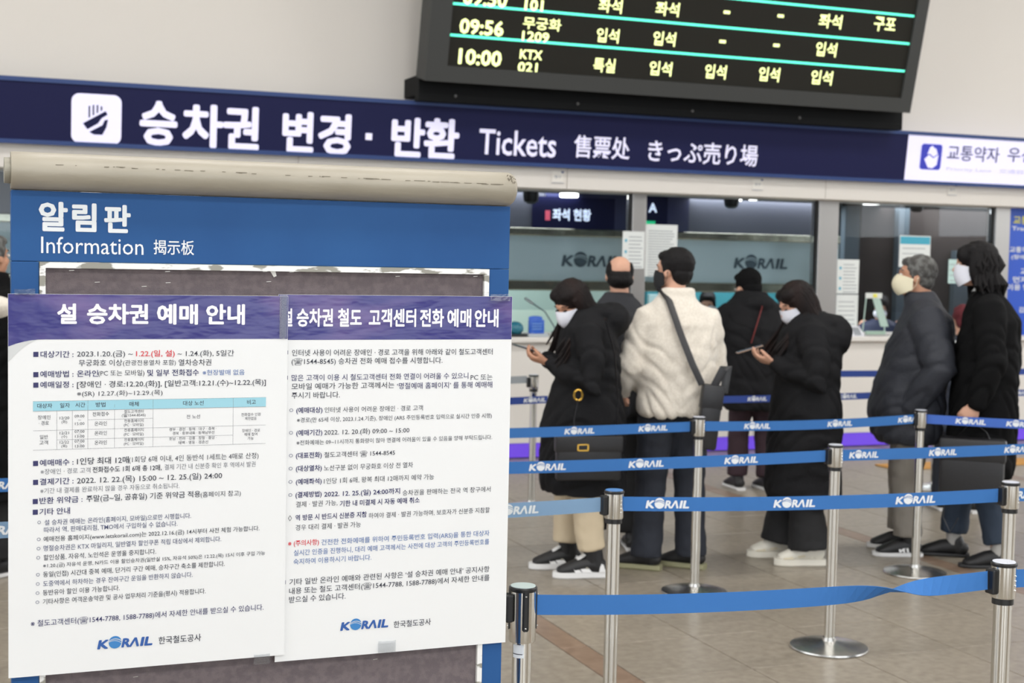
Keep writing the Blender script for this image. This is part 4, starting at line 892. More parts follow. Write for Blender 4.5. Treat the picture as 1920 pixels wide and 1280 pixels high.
# ------------------------------------------------------------------ people
SKIN = mat('skin', (206, 160, 136), .55, spec=.3); SKIN2 = mat('skin_tan', (190, 142, 116), .55, spec=.3)
HAIRB = mat('hair_black', (20, 18, 19), .65, bump=.4, bscale=70, stretch=(1, 1, .15), spec=.2); HAIRBR = mat('hair_dark_brown', (24, 19, 19), .65, bump=.4, bscale=70, stretch=(1, 1, .15), spec=.2, col2=(44, 28, 24), cscale=4, crange=(.5, .7))
HAIRG = mat('hair_grey', (108, 108, 106), .7, spec=.2, bump=.5, bscale=90, col2=(72, 70, 68), cscale=30); EYEW = mat('eye_white', (222, 216, 210), .3); EYED = mat('eye_dark', (28, 20, 18), .2)
MWH = mat('mask_white', (226, 228, 238), .7, bump=.1, bscale=200); MBK = mat('mask_black', (26, 27, 30), .8); MCR = mat('mask_cream', (226, 218, 190), .7)
CO_BK = mat('coat_black', (27, 27, 29), .8, bump=.3, bscale=120, spec=.15); CO_BK2 = mat('coat_deep_black', (19, 19, 20), .9, bump=.3, bscale=160, spec=.1); CO_GR = mat('coat_charcoal', (50, 51, 55), .8, bump=.3, bscale=140, spec=.25)
CO_NV = mat('coat_slate', (48, 50, 57), .6, bump=.25, bscale=80, spec=.3); FLE = mat('fleece_cream', (232, 224, 211), .95, bump=.5, bscale=240, col2=(222, 213, 199), cscale=90, sheen=.4)
TR_CR = mat('trousers_cream', (206, 190, 162), .85, bump=.2, bscale=160); TR_NV = mat('trousers_navy', (36, 40, 50), .85, bump=.2, bscale=200); TR_BK = mat('trousers_black', (24, 24, 26), .85); TR_GR = mat('trousers_grey', (134, 128, 120), .85, bump=.2, bscale=200); TR_BG = mat('trousers_burgundy', (52, 34, 42), .85); TR_DN = mat('trousers_denim', (42, 54, 70), .85, bump=.2, bscale=200)
RUB = mat('rubber_white', (226, 226, 226), .5); SHB = mat('shoe_black', (28, 28, 30), .5); SHW = mat('shoe_white', (222, 218, 206), .6); SHT = mat('shoe_tan_panel', (206, 196, 170), .6); LEA = mat('leather_black', (30, 30, 33), .4, bump=.2, bscale=200); GOLD = mat('gold_metal', (222, 180, 84), .25, 1)
KH = mat('sole_khaki', (150, 148, 116), .6); RED = mat('strap_red', (120, 36, 34), .7)

def hand(w, d, n, side, curl=.6, L_=1.0, spread=.021):
    """w wrist, d direction of the hand, n palm-facing normal, side +1: thumb on d x n side"""
    d = Vector(d).normalized(); n = Vector(n); n = (n - d * n.dot(d)).normalized(); s = d.cross(n) * side; w = Vector(w); P = []
    P.append(tube([w - d * .02, w + d * .02, w + d * .055, w + d * .088], [(.022, .026), (.017, .033), (.014, .040), (.012, .040)], 14, ref=n))
    for k, (ln, o) in enumerate(((.066, 1.5), (.075, .5), (.071, -.5), (.056, -1.5))):
        b = w + d * (.082 - abs(o) * .003) + s * (o * spread); pts = [b - d * .02, b]; a = curl * .45; q = b
        for j, f in enumerate((.45, .32, .25)):
            q = q + (d * math.cos(a) + n * math.sin(a)) * (ln * f * L_); pts.append(q); a += curl * (1.0 if j == 0 else .8)
        P.append(tube(pts, [.0095, .0092, .0086, .0080, .0072], 10))
    b = w + d * .018 + s * .026; q1 = b + (s * .55 + d * .75 + n * .35).normalized() * .034; q2 = q1 + (d * .85 + s * .1 + n * .5 * (curl + .3)).normalized() * .030; q3 = q2 + (d * .8 - s * .25 + n * .5).normalized() * .022
    P.append(tube([b - s * .012, b, q1, q2, q3], [.012, .0125, .0108, .0098, .008], 10)); return P

def person(name, label, x, y, turn, ht, sp, group=None, root=None):
    """turn: 180 faces left in the picture, 90 away from the camera, 270 towards it"""
    r = root or hz(x, y); s = ht / 1.75; hd = math.radians(turn - 21.4)
    o = None
    V3 = lambda p: Vector(p)
    lean = sp.get('lean', 0.0); J = {}
    hipz = .93 * s; shz = 1.43 * s + sp.get('shz', 0); J['pel'] = Vector((sp.get('hipx', 0), 0, hipz)); J['che'] = Vector((lean * .7, 0, 1.25 * s)); J['nk'] = Vector((lean, 0, shz + .03 * s))
    hc = Vector(sp.get('head', (lean + .02, 0, 1.622 * s))); pitch = math.radians(sp.get('pitch', 0)); yaw = math.radians(sp.get('yaw', 0)); roll_ = math.radians(sp.get('roll', 0))
    hs = sp.get('hs', 1.0) * s
    HM = Matrix.Translation(hc) @ Matrix.Rotation(yaw, 4, 'Z') @ Matrix.Rotation(pitch, 4, 'Y') @ Matrix.Rotation(roll_, 4, 'X') @ Matrix.Scale(hs, 4)
    sw = sp.get('sw', .185) * s
    sh = {1: Vector((lean, sw, shz)), -1: Vector((lean, -sw, shz))}
    # ---- body, one continuous surface
    B = []
    feet = sp.get('feet', {1: ((.03, .1), 0), -1: ((-.05, -.1), 0)})
    for k in (1, -1):
        (fx, fy), fa = feet[k]; hip = Vector((sp.get('hipx', 0), .09 * k * s, hipz)); an = Vector((fx, fy, .085)); kn = (hip + an) / 2 + Vector((.03, 0, .02)); kn.z = .5 * s
        J['hip%d' % k] = hip; J['an%d' % k] = an; J['kn%d' % k] = kn
        fd = Vector((math.cos(math.radians(fa)), math.sin(math.radians(fa)), 0))
        B.append(tube([hip + Vector((0, 0, .03)), (hip + kn) / 2, kn, kn * .55 + an * .45 , an], [.085 * s, .075 * s, .055 * s, .052 * s, .030 * s], 14))
        B.append(tube([an - fd * .03 - Vector((0, 0, .04)), an + fd * .05 - Vector((0, 0, .045)), an + fd * .09 - Vector((0, 0, .05))], [.024, .022, .014], 12))
    B.append(rings([(hipz - .06 * s, sp.get('hipx', 0), 0, .095 * s, .15 * s), (hipz + .05 * s, sp.get('hipx', 0), 0, .11 * s, .165 * s), (1.08 * s, lean * .4, 0, .10 * s, .14 * s), (1.25 * s, lean * .8, 0, .11 * s, .15 * s), (1.34 * s, lean, 0, .09 * s, .13 * s), (shz + .01 * s, lean, 0, .05 * s, .08 * s)]))
    B.append(tube([Vector((lean - .015, 0, shz - .03)), (Vector((lean, 0, shz + .06)) + hc) / 2, HM @ Vector((-.018, 0, -.04))], [.062 * s, .056 * s, .056 * s], 16))
    for V, Fc in (ell((-.015, 0, .03), (.097, .076, .088)), ell((.022, 0, -.03), (.068, .060, .082)), ell((.044, 0, -.082), (.036, .036, .028)), ell((-.0, .077, -.008), (.018, .009, .031), 12), ell((-.0, -.077, -.008), (.018, .009, .031), 12),
                  ell((.066, 0, .032), (.026, .046, .014)), ell((.082, 0, -.057), (.013, .024, .011), 12), ell((.055, .036, -.022), (.026, .022, .024), 12), ell((.055, -.036, -.022), (.026, .022, .024), 12), tube([(.080, 0, .022), (.096, 0, -.004), (.104, 0, -.020)], [.008, .010, .0135], 10)):
        B.append(([HM @ v for v in V], Fc))
    arms = sp['arms']
    for k in (1, -1):
        el, wr = Vector(arms[k][0]), Vector(arms[k][1])
        B.append(tube([sh[k] - Vector((0, .035 * k, .085)), (sh[k] + el) / 2 - Vector((0, .01 * k, .02)), el, (el + wr) / 2, wr], [.048 * s, .047 * s, .04 * s, .036 * s, .026 * s], 12))
        hspec = sp.get('hands', {}).get(k)
        if hspec: B += hand(wr, *hspec)
        else:
            d = (wr - el).normalized(); B += hand(wr, d, (0, -k, -.2) if abs(d.y) < .8 else (0, 0, -1), 1, .7)
    me = remesh(B, sp.get('vox', .0075), 2)
    o = meshobj(name, me, sp.get('skin', SKIN)); o.location = r; o.rotation_euler = (0, 0, hd); tag(o, label, 'person', group)
    # ---- face details
    for k in (1, -1):
        m = MB(); cl = sp.get('eyes_down')
        V, Fc = ell((.0815, .031 * k, .010), (.010, .0145, .0035 if cl else .007), 12); m.add(V, Fc, EYED if cl else EYEW, HM)
        if not cl: V, Fc = ell((.0885, .031 * k, .010), (.0045, .006, .0062), 10); m.add(V, Fc, EYED, HM)
        m.build('eye', o, local=True, smooth=True)
        m = MB(); V, Fc = tube([(.084, .014 * k, .034), (.0825, .032 * k, .040), (.070, .050 * k, .034)], [(.003, .002)], 8); m.add(V, Fc, sp.get('hairm', HAIRB), HM); m.build('eyebrow', o, local=True, smooth=True)
    # ---- mask
    mk = sp.get('mask')
    if mk:
        mm, bul, style = mk; m = MB(); V = []; nu, nv = 18, 12
        for lay in (0, .004):
            for j in range(nv + 1):
                v = j / nv
                for i in range(nu + 1):
                    u = -1 + 2 * i / nu; a = u * math.radians(84); c = math.cos(a)
                    zt_ = .012 * c - .012 * (1 - c); zb_ = -.112 * c - .07 * (1 - c); z = zt_ + (zb_ - zt_) * v
                    m_ = math.sin(math.pi * min(max(v, 0), 1)) ** .8
                    if style == 'fold': m_ = (1 - abs(v - .45) / .55) ** .9
                    rx = .095 + bul * m_ * c + .004 - (.012 * v if c > .3 else 0); ry = .079
                    V.append(((rx - lay) * c ** .9 if c > 0 else 0, (ry - lay) * math.sin(a), z + (.004 * math.sin(v * 18) if style == 'pleat' else 0) * 0))
        W1 = nu + 1; N0 = W1 * (nv + 1); Fc = []
        for j in range(nv):
            for i in range(nu):
                a = j * W1 + i; Fc += [(a, a + W1, a + W1 + 1, a + 1), (N0 + a, N0 + a + 1, N0 + a + W1 + 1, N0 + a + W1)]
        for i in range(nu): Fc += [(i, i + 1, N0 + i + 1, N0 + i), (nv * W1 + i, N0 + nv * W1 + i, N0 + nv * W1 + i + 1, nv * W1 + i + 1)]
        for j in range(nv): a = j * W1; c_ = a + nu; Fc += [(a, N0 + a, N0 + a + W1, a + W1), (c_, c_ + W1, N0 + c_ + W1, N0 + c_)]
        ms = m.add(V, Fc, mm, HM).build('face_mask', o, local=True, smooth=True)
        m = MB()
        for k in (1, -1):
            for za in (-.005, -.068): V, Fc = tube([(.012, .079 * k, za), (-.005, .084 * k, (za - .01) / 2 - .004), (-.014, .083 * k, .0)], [.0014], 6); m.add(V, Fc, mm, HM)
        m.build('ear_loop', ms, local=True, smooth=True)
    # ---- hair
    hr = sp.get('hair', 'short'); hm = sp.get('hairm', HAIRB); HB_ = []
    nz = lambda v: .002 * noise.noise(v * 60) + .003 * noise.noise(Vector((v.x * 25, v.y * 25, v.z * 8)))
    if hr == 'bald': HB_ = [ell((-.050, 0, -.032), (.070, .082, .050)), ell((-.015, .060, .028), (.070, .024, .058), 12), ell((-.015, -.060, .028), (.070, .024, .058), 12), ell((-.070, 0, .0), (.046, .066, .036), 12)]
    elif hr in ('short', 'cap'): HB_ = [ell((-.028, 0, .045), (.100, .087, .090)), ell((-.055, 0, -.015), (.058, .074, .066)), ell((.022, 0, .083), (.060, .070, .034)), ell((.004, .073, .022), (.022, .013, .042), 12), ell((.004, -.073, .022), (.022, .013, .042), 12)]
    elif hr in ('long', 'wavy'): HB_ = [ell((-.026, 0, .042), (.106, .093, .094)), ell((-.05, 0, -.03), (.07, .086, .085)), ell((.018, .036, .080), (.058, .048, .038)), ell((.018, -.036, .080), (.058, .048, .038))]
    if hr == 'wavy': HB_ += [ell((-.05, 0, -.05), (.085, .098, .10)), ell((-.01, .085, -.02), (.045, .026, .085)), ell((-.01, -.085, -.02), (.045, .026, .085)), ell((.055, .055, .06), (.035, .03, .045)), ell((.055, -.055, .06), (.035, .03, .045))]
    hme = remesh([([HM @ v for v in V], Fc) for V, Fc in HB_], .006, 2, nz); locks = MB()
    if hr in ('long', 'wavy'):
        rnd = random.Random(len(label)); tg = sp.get('locks', {})
        for i in range(74 if hr == 'long' else 60):
            a = rnd.uniform(62, 298) if hr == 'wavy' else rnd.uniform(55, 305); ar = math.radians(a); cx, cy = math.cos(ar), math.sin(ar)
            p0 = HM @ Vector((-.02 + .05 * cx, .04 * cy, .115)); p1 = HM @ Vector((-.025 + .100 * cx, .094 * cy, .04)); p2 = HM @ Vector((-.03 + .088 * cx, .098 * cy, -.05))
            if hr == 'wavy':
                p3 = HM @ Vector((-.035 + .10 * cx, .105 * cy, -.11)); p4 = p3 + Vector((rnd.uniform(-.02, .02), rnd.uniform(-.02, .02), -rnd.uniform(.03, .075))); pts = [p0, p1, (p1 + p2) / 2 + Vector((rnd.uniform(-.03, .03), rnd.uniform(-.02, .02), 0)), p2, p3 + Vector((rnd.uniform(-.035, .035), rnd.uniform(-.03, .03), 0)), p4]; rr_ = [.009, .013, .014, .014, .012, .004]
            else:
                front = cx > .1; k = 1 if cy > 0 else -1
                if front or rnd.random() < tg.get('frontshare', .4): e = Vector(tg.get('front', (lean + .13, .09, shz - .2))); e = Vector((e.x + rnd.uniform(-.025, .02), e.y * k + rnd.uniform(-.03, .03), e.z + rnd.uniform(-.03, .1))); m_ = p2.lerp(e, .55) + Vector((-.01, .012 * k, 0))
                else: e = Vector(tg.get('back', (lean - .12, 0, shz - .1))) + Vector((rnd.uniform(-.02, .02), cy * .12, rnd.uniform(-.06, .06))); m_ = Vector((e.x + .01, e.y, (p2.z + e.z) / 2))
                pts = [p0, p1, p2, (p2 + m_) / 2, m_, e]; rr_ = [.006, .012, .012, .013, .012, .004]
            V, Fc = tube(pts, rr_, 7); locks.add(V, Fc, hm)
    base_ = MB().add([v.co.copy() for v in hme.vertices], [tuple(p.vertices) for p in hme.polygons], hm); bpy.data.meshes.remove(hme)
    base_.add(locks.V, locks.F, hm) if locks.V else None
    base_.build('hair', o, local=True, smooth=True)
    # ---- trousers
    tm_, rad = sp.get('trousers', (TR_BK, .085)); P = []; low = sp.get('tz', .10)
    for k in (1, -1):
        hip, kn, an = J['hip%d' % k], J['kn%d' % k], J['an%d' % k]; bt_ = an + Vector((0, 0, low - .085)); 
        P.append(tube([hip + Vector((0, 0, .06)), (hip + kn) / 2, kn, (kn + bt_) / 2, bt_], [.108 * s, .1 * s, rad * s, rad * .95 * s, rad * sp.get('cuff', .95) * s], 20, caps=False))
    P.append(rings([(hipz - .07 * s, sp.get('hipx', 0), 0, .125 * s, .175 * s), (hipz + .12 * s, sp.get('hipx', 0), 0, .125 * s, .175 * s)]))
    f = lambda v: .006 * noise.noise(Vector((v.x * 9, v.y * 9, v.z * 16))) + .003 * noise.noise(v * 30)
    meshobj('trousers', remesh(P, .011, 2, f), tm_, o)
    # ---- shoes
    for k in (1, -1):
        (fx, fy), fa = feet[k]; st = sp.get('shoes', 'black'); T = Matrix.Translation((fx, fy, 0)) @ Matrix.Rotation(math.radians(fa), 4, 'Z'); q_ = sp.get('shoe_len', 1.0)
        prof = [(-.085, .030), (-.07, .038), (-.02, .036), (.05, .040), (.11, .048), (.155, .046), (.185, .034), (.2, .015)]
        def outl(zz_, g):
            up = [(px_ * q_, w_ + g) for px_, w_ in prof]; return [(a_ + (g if i == len(up) - 1 else 0), b_, zz_) for i, (a_, b_) in enumerate(up)] + [(a_, -b_, zz_) for a_, b_ in reversed(up)]
        shh = {'black': .022, 'skate': .034, 'chunky': .04, 'run': .026, 'leather': .02, 'khaki': .03}[st]
        so = MB(); a_ = outl(0, -.003); b_ = outl(.008, .004); c_ = outl(shh, .002); n_ = len(a_); so.add(a_ + b_ + c_, [(i, (i + 1) % n_, n_ + (i + 1) % n_, n_ + i) for i in range(n_)] + [(n_ + i, n_ + (i + 1) % n_, 2 * n_ + (i + 1) % n_, 2 * n_ + i) for i in range(n_)] + [tuple(range(n_ - 1, -1, -1)), tuple(range(2 * n_, 3 * n_))],
                  {'black': RUB, 'skate': RUB, 'chunky': SHW, 'run': RUB, 'leather': SHB, 'khaki': KH}[st], T)
        up = [tube([(-.05 * q_, 0, shh + .030), (0, 0, shh + .038), (.06 * q_, 0, shh + .030), (.12 * q_, 0, shh + .014), (.158 * q_, 0, shh + .006)], [(.036, .038), (.048, .039), (.044, .040), (.034, .045), (.024, .042)], 18, ref=Vector((0, 0, 1))), tube([(-.035, 0, shh + .02), (-.018, 0, shh + (.11 if st == 'skate' else .07))], [.039, .041], 16)]
        if st == 'skate':
            m = MB(); V, Fc = ell((.135, 0, shh + .012), (.036, .038, .022)); m.add(V, Fc, RUB, T)
            V, Fc = tube([(.03, 0, shh + .092), (.075, 0, shh + .062)], [(.008, .022)], 10, ref=UZ); m.add(V, Fc, RUB, T); m.build('toe_panel', o, local=True, smooth=True)
        sm = {'black': SHB, 'skate': SHB, 'chunky': SHW, 'run': SHB, 'leather': SHB, 'khaki': SHB}[st]
        sme = remesh([([T @ v for v in V], Fc) for V, Fc in up], .006, 1)
        for v in sme.vertices: v.co.z = max(v.co.z, shh - .004)
        m = MB(); V, Fc = tube([(fx, fy, .06), (fx, fy, .13), (fx + (J['kn%d' % k].x - fx) * .3, fy + (J['kn%d' % k].y - fy) * .3, .24)], [.037, .041, .055], 14); m.add(V, Fc, sp.get('sock', SHB)).build('sock', o, local=True, smooth=True)
        so_ = meshobj('shoe', sme, sm, o); so.build('sole', so_, local=True, smooth=True)
        if st in ('skate', 'run', 'khaki', 'chunky'):
            la = MB(); lm = RUB if st != 'run' else TR_CR
            for j in range(5): xx = .035 * q_ + j * .016; zz_ = shh + .068 - j * .0085; V, Fc = tube([(xx, -.028, zz_ - .012), (xx, 0, zz_), (xx, .028, zz_ - .012)], [.0035], 6); la.add(V, Fc, lm, T)
            la.build('laces', so_, local=True, smooth=True)
        if st in ('skate', 'run', 'chunky'):
            pn = MB(); pm = {'skate': RUB, 'run': RUB, 'chunky': SHT}[st]
            def patch(P2, m_, off=.0045):
                for sd in (1, -1):
                    V = []
                    for (px_, pz_) in P2:
                        xx = px_ * q_; hh = shh + .066 - max(0, xx) * .28; t_ = (pz_ * (hh - shh)); wy = (.040 if xx < .1 else .046 - (xx - .1) * .1); yy = wy * math.sqrt(max(.04, 1 - (pz_ * .93) ** 2)); V.append((xx, sd * (yy + off), shh + t_))
                    V += [(a0, b0 - sd * .003, c0) for a0, b0, c0 in V]; n2 = len(P2)
                    pn.add(V, [tuple(range(n2)) if sd < 0 else tuple(range(n2 - 1, -1, -1)), tuple(range(n2, 2 * n2))] + [(i, (i + 1) % n2, n2 + (i + 1) % n2, n2 + i) for i in range(n2)], m_, T)
            if st == 'skate': patch([(-.0, .02), (.05, .02), (.075, .75), (.04, .85)], pm); patch([(.055, .02), (.09, .02), (.1, .6), (.085, .8)], pm); patch([(-.07, .02), (-.035, .02), (-.045, .7), (-.06, .6)], pm); patch([(.02, .35), (.032, .35), (.045, .8), (.03, .8)], mat('shoe_grey', (140, 136, 124), .6))
            if st == 'run':
                for q3 in (0, .022, .044): patch([(q3 - .0, .08), (q3 + .012, .08), (q3 + .018, .75), (q3 + .006, .75)], pm)
                patch([(.0, .7), (.012, .75), (.056, .15), (.044, .1)], pm)
            if st == 'chunky': patch([(.10, .05), (.16, .05), (.15, .5), (.11, .6)], pm); patch([(.03, .3), (.07, .2), (.08, .4), (.04, .5)], pm)
            pn.build('side_panel', so_, local=True)
    # ---- top garment
    g = sp['coat']; P = [rings(g['rings'])]; th_ = g.get('sl', .075) * s
    for k in (1, -1):
        el, wr = Vector(arms[k][0]), Vector(arms[k][1]); wr2 = el + (wr - el) * g.get('cufft', .93)
        P.append(tube([sh[k] - Vector((0, .055 * k, .045)), sh[k] + Vector((0, -.008 * k, -.055)), (sh[k] + el) / 2 + Vector((0, .005 * k, -.01)), el, (el + wr2) / 2, wr2], [th_ * .95, th_ * 1.04, th_ * 1.02, th_ * .95, th_ * .85, th_ * .68], 18))
    for e_ in g.get('extra', []): P.append(e_)
    am, qf = g.get('fold', .009), g.get('quilt', 0)
    def fdisp(v):
        n1 = noise.noise(Vector((v.x * 5 + 3, v.y * 5, v.z * 7))) * am * 1.3 + noise.noise(Vector((v.x * 14, v.y * 14, v.z * 18 + 7))) * am * .6 - am * 1.5 * max(0, .30 - abs(noise.noise(Vector((v.x * 4 + v.z * 3, v.y * 5 + 2, v.z * 9 - abs(v.y) * 12))))) / .3 * min(1, max(0, 1.42 * s - v.z) / .2)
        if qf: n1 += .006 * abs(math.sin(v.z * qf + 1.2 * noise.noise(v * 3)))
        return n1
    co = meshobj(g.get('name', 'coat'), remesh(P, g.get('vox', .011), 2, fdisp), g['mat'], o)
    if g.get('label'): co['label'] = g['label']
    return o, co, HM

def U(rs, s=1.0): return [(z * s, cx, cy, a * s, b * s) for z, cx, cy, a, b in rs]
people = {}
# woman with the bowed head, phone in her hands
s = 1.66 / 1.75
P1, c1, h1 = person('person', 'woman in long black hooded coat and black-and-white sneakers, head bowed over a phone', 1094, 1074, 188, 1.66,
    dict(lean=.03, head=(.105, .01, 1.445), pitch=36, yaw=34, hair='long', hairm=HAIRBR, eyes_down=True, mask=(MWH, .034, 'cup'), skin=SKIN2, trousers=(TR_CR, .088), tz=.15, cuff=.9, shoes='skate', shoe_len=1.02, vox=.0065,
         feet={1: ((-.02, .10), 0), -1: ((.075, -.12), 0)}, locks=dict(front=(.185, .125, 1.12), back=(-.06, 0, 1.25), frontshare=.45),
         arms={1: ((.03, .24, 1.03), (.225, .06, 1.135)), -1: ((.04, -.23, 1.05), (.22, -.05, 1.14))}, hands={1: ((1, -.25, .25), (0, -.35, 1), -1, .7), -1: ((1, .25, .25), (0, .35, 1), 1, .8)},
         coat=dict(mat=CO_BK, sl=.078, fold=.010, quilt=0, rings=[(.44, .01, 0, .225, .225), (.5, .02, 0, .235, .235), (.8, .02, 0, .225, .23), (1.0, .01, 0, .19, .215), (1.2, .0, 0, .16, .20), (1.32, .01, 0, .14, .19), (1.385, .02, 0, .10, .14), (1.42, .03, 0, .085, .10)],
                   extra=[ell((-.12, 0, 1.36), (.095, .14, .10)), ell((-.06, 0, 1.40), (.12, .13, .05))], label='long black hooded coat')))
# balding man
P2, c2, h2 = person('person.001', 'balding man in charcoal coat seen from behind', 1150, 1026, 92, 1.70,
    dict(hair='bald', hairm=HAIRB, skin=SKIN, trousers=(TR_BK, .08), shoes='black', vox=.009, head=(.03, 0, 1.585), pitch=8,
         arms={1: ((.02, .27, 1.10), (.2, .2, 1.0)), -1: ((.02, -.27, 1.10), (.2, -.2, 1.0))},
         coat=dict(mat=CO_GR, fold=.008, rings=[(.78, 0, 0, .17, .225), (1.0, 0, 0, .165, .22), (1.25, 0, 0, .165, .225), (1.36, 0, 0, .14, .21), (1.42, 0, 0, .10, .14), (1.475, .01, 0, .075, .085), (1.49, .01, 0, .07, .08)])))
# man in cream fleece
P3, c3, h3 = person('person.002', 'man in cream fleece and black mask seen from behind with a black shoulder bag', 1256, 1066, 98, 1.745,
    dict(hair='short', hairm=HAIRB, skin=SKIN, mask=(MBK, .02, 'cup'), head=(.03, .02, 1.625), yaw=48, pitch=2, trousers=(TR_NV, .088), tz=.07, cuff=1.0, shoes='khaki', sw=.165, feet={1: ((.0, .135), 62), -1: ((.02, -.12), 55)}, vox=.007,
         arms={1: ((-.03, .262, 1.10), (.15, .25, .97)), -1: ((.04, -.225, 1.12), (.24, -.1, 1.08))},
         coat=dict(mat=FLE, sl=.082, fold=.010, name='fleece_jacket', rings=[(.845, 0, 0, .15, .195), (.87, 0, 0, .165, .212), (1.0, 0, 0, .175, .22), (1.2, 0, 0, .175, .225), (1.34, 0, 0, .155, .21), (1.43, .0, 0, .12, .155), (1.49, .0, 0, .085, .10), (1.53, .005, 0, .082, .092), (1.535, .005, 0, .07, .08)], label='cream fleece jacket')))
# person in hat at the counter
P4, c4, h4 = person('person.003', 'person in black hat and black coat with thin red strap, at the counter', 1408, 917, 105, 1.66,
    dict(hair='cap', hairm=CO_BK2, lean=.08, hs=1.13, head=(.13, .02, 1.49), pitch=16, yaw=15, trousers=(TR_BG, .085), shoes='black', vox=.009,
         arms={1: ((.18, .30, 1.10), (.40, .30, 1.07)), -1: ((.16, -.26, 1.12), (.36, -.12, 1.07))},
         coat=dict(mat=CO_BK, fold=.008, quilt=22, sl=.085, rings=[(.60, -.02, 0, .19, .235), (.66, -.02, 0, .20, .245), (1.0, .0, 0, .19, .24), (1.2, .03, 0, .185, .24), (1.34, .07, 0, .15, .22), (1.42, .09, 0, .11, .15), (1.46, .10, 0, .09, .11)],
                   extra=[ell((.0, 0, 1.37), (.10, .14, .08))])))
# long-haired woman with the phone
P5, c5, h5 = person('person.004', 'long-haired woman in black hooded coat, white mask and white sneakers looking at her phone', 1500, 1052, 178, 1.66,
    dict(lean=.0, head=(.075, .02, 1.455), pitch=32, yaw=16, hair='long', hairm=HAIRBR, eyes_down=True, mask=(MWH, .026, 'fold'), trousers=(TR_BK, .105), tz=.10, cuff=1.25, shoes='chunky', sock=SHW, shoe_len=1.0, vox=.0065,
         feet={1: ((-.035, .10), 5), -1: ((.09, -.1), 5)}, locks=dict(front=(.20, .11, 1.13), back=(-.06, 0, 1.25), frontshare=.45),
         arms={1: ((-.01, .25, 1.03), (.20, .13, 1.135)), -1: ((.0, -.22, 1.05), (.17, -.03, 1.12))}, hands={1: ((1, -.1, .25), (0, -.25, 1), -1, .6), -1: ((1, .2, .2), (0, .3, 1), 1, .8)},
         coat=dict(mat=CO_BK, sl=.088, fold=.010, rings=[(.335, .0, 0, .20, .22), (.40, .005, 0, .215, .235), (.7, .0, 0, .21, .235), (.95, .0, 0, .19, .225), (1.15, -.01, 0, .185, .215), (1.3, -.02, 0, .17, .20), (1.37, -.01, 0, .13, .15), (1.42, .0, 0, .09, .10)],
                   extra=[ell((-.15, 0, 1.28), (.095, .16, .12)), ell((-.08, 0, 1.35), (.12, .15, .06))], label='long black hooded coat with a bulky hood')))
# older man
P6, c6, h6 = person('person.005', 'older grey-haired man in a cream mask, dark padded jacket and grey trousers', 1708, 1036, 168, 1.76,
    dict(hair='short', hairm=HAIRG, skin=SKIN2, mask=(MCR, .034, 'cup'), lean=-.02, head=(.035, .0, 1.615), pitch=-3, yaw=0, trousers=(TR_GR, .088), tz=.12, shoes='run', feet={1: ((.03, .11), 12), -1: ((.05, -.13), 8)}, vox=.0075,
         arms={1: ((-.10, .27, 1.10), (.05, .21, .88)), -1: ((-.06, -.26, 1.10), (.10, -.2, .90))},
         coat=dict(mat=CO_NV, sl=.098, fold=.007, quilt=20, name='padded_jacket', rings=[(.655, .04, 0, .17, .22), (.70, .05, 0, .20, .235), (.85, .06, 0, .215, .245), (1.05, .03, 0, .205, .245), (1.25, -.02, 0, .185, .24), (1.38, -.035, 0, .145, .20), (1.45, -.02, 0, .10, .13), (1.51, .0, 0, .085, .095), (1.53, .005, 0, .08, .088)])))
# tall person in black coat
P7, c7, h7 = person('person.006', 'tall person with wavy black hair and white pleated mask in a long black coat', 1829, 1052, 160, 1.83,
    dict(hair='wavy', hairm=HAIRB, skin=SKIN, mask=(MWH, .016, 'pleat'), lean=-.02, head=(.07, .0, 1.69), pitch=4, yaw=4, trousers=(TR_DN, .08), tz=.14, shoes='leather', sock=mat('sock_grey', (176, 174, 170), .9), shoe_len=1.08, feet={1: ((-.12, .12), 20), -1: ((.13, -.10), 5)}, vox=.0075,
         arms={1: ((-.05, .29, 1.16), (.02, .28, .925)), -1: ((-.04, -.27, 1.14), (.06, -.22, .88))}, hands={1: ((.75, .05, -.8), (-.3, -1, 0), 1, .7)},
         coat=dict(mat=CO_BK2, sl=.085, fold=.009, rings=[(.50, -.0, 0, .19, .235), (.58, -.0, 0, .20, .24), (.9, -.01, 0, .19, .235), (1.15, -.02, 0, .185, .235), (1.38, -.03, 0, .165, .225), (1.47, -.02, 0, .12, .16), (1.53, .0, 0, .085, .10), (1.55, .01, 0, .08, .09)])))
m = MB(); V, Fc = tube([(.03, -.03, 1.545), (.075, 0, 1.535), (.05, .06, 1.56), (-.02, .07, 1.585)], [(.014, .006)], 8, ref=UZ); m.add(V, Fc, RUB).build('shirt_collar', P7, local=True, smooth=True)
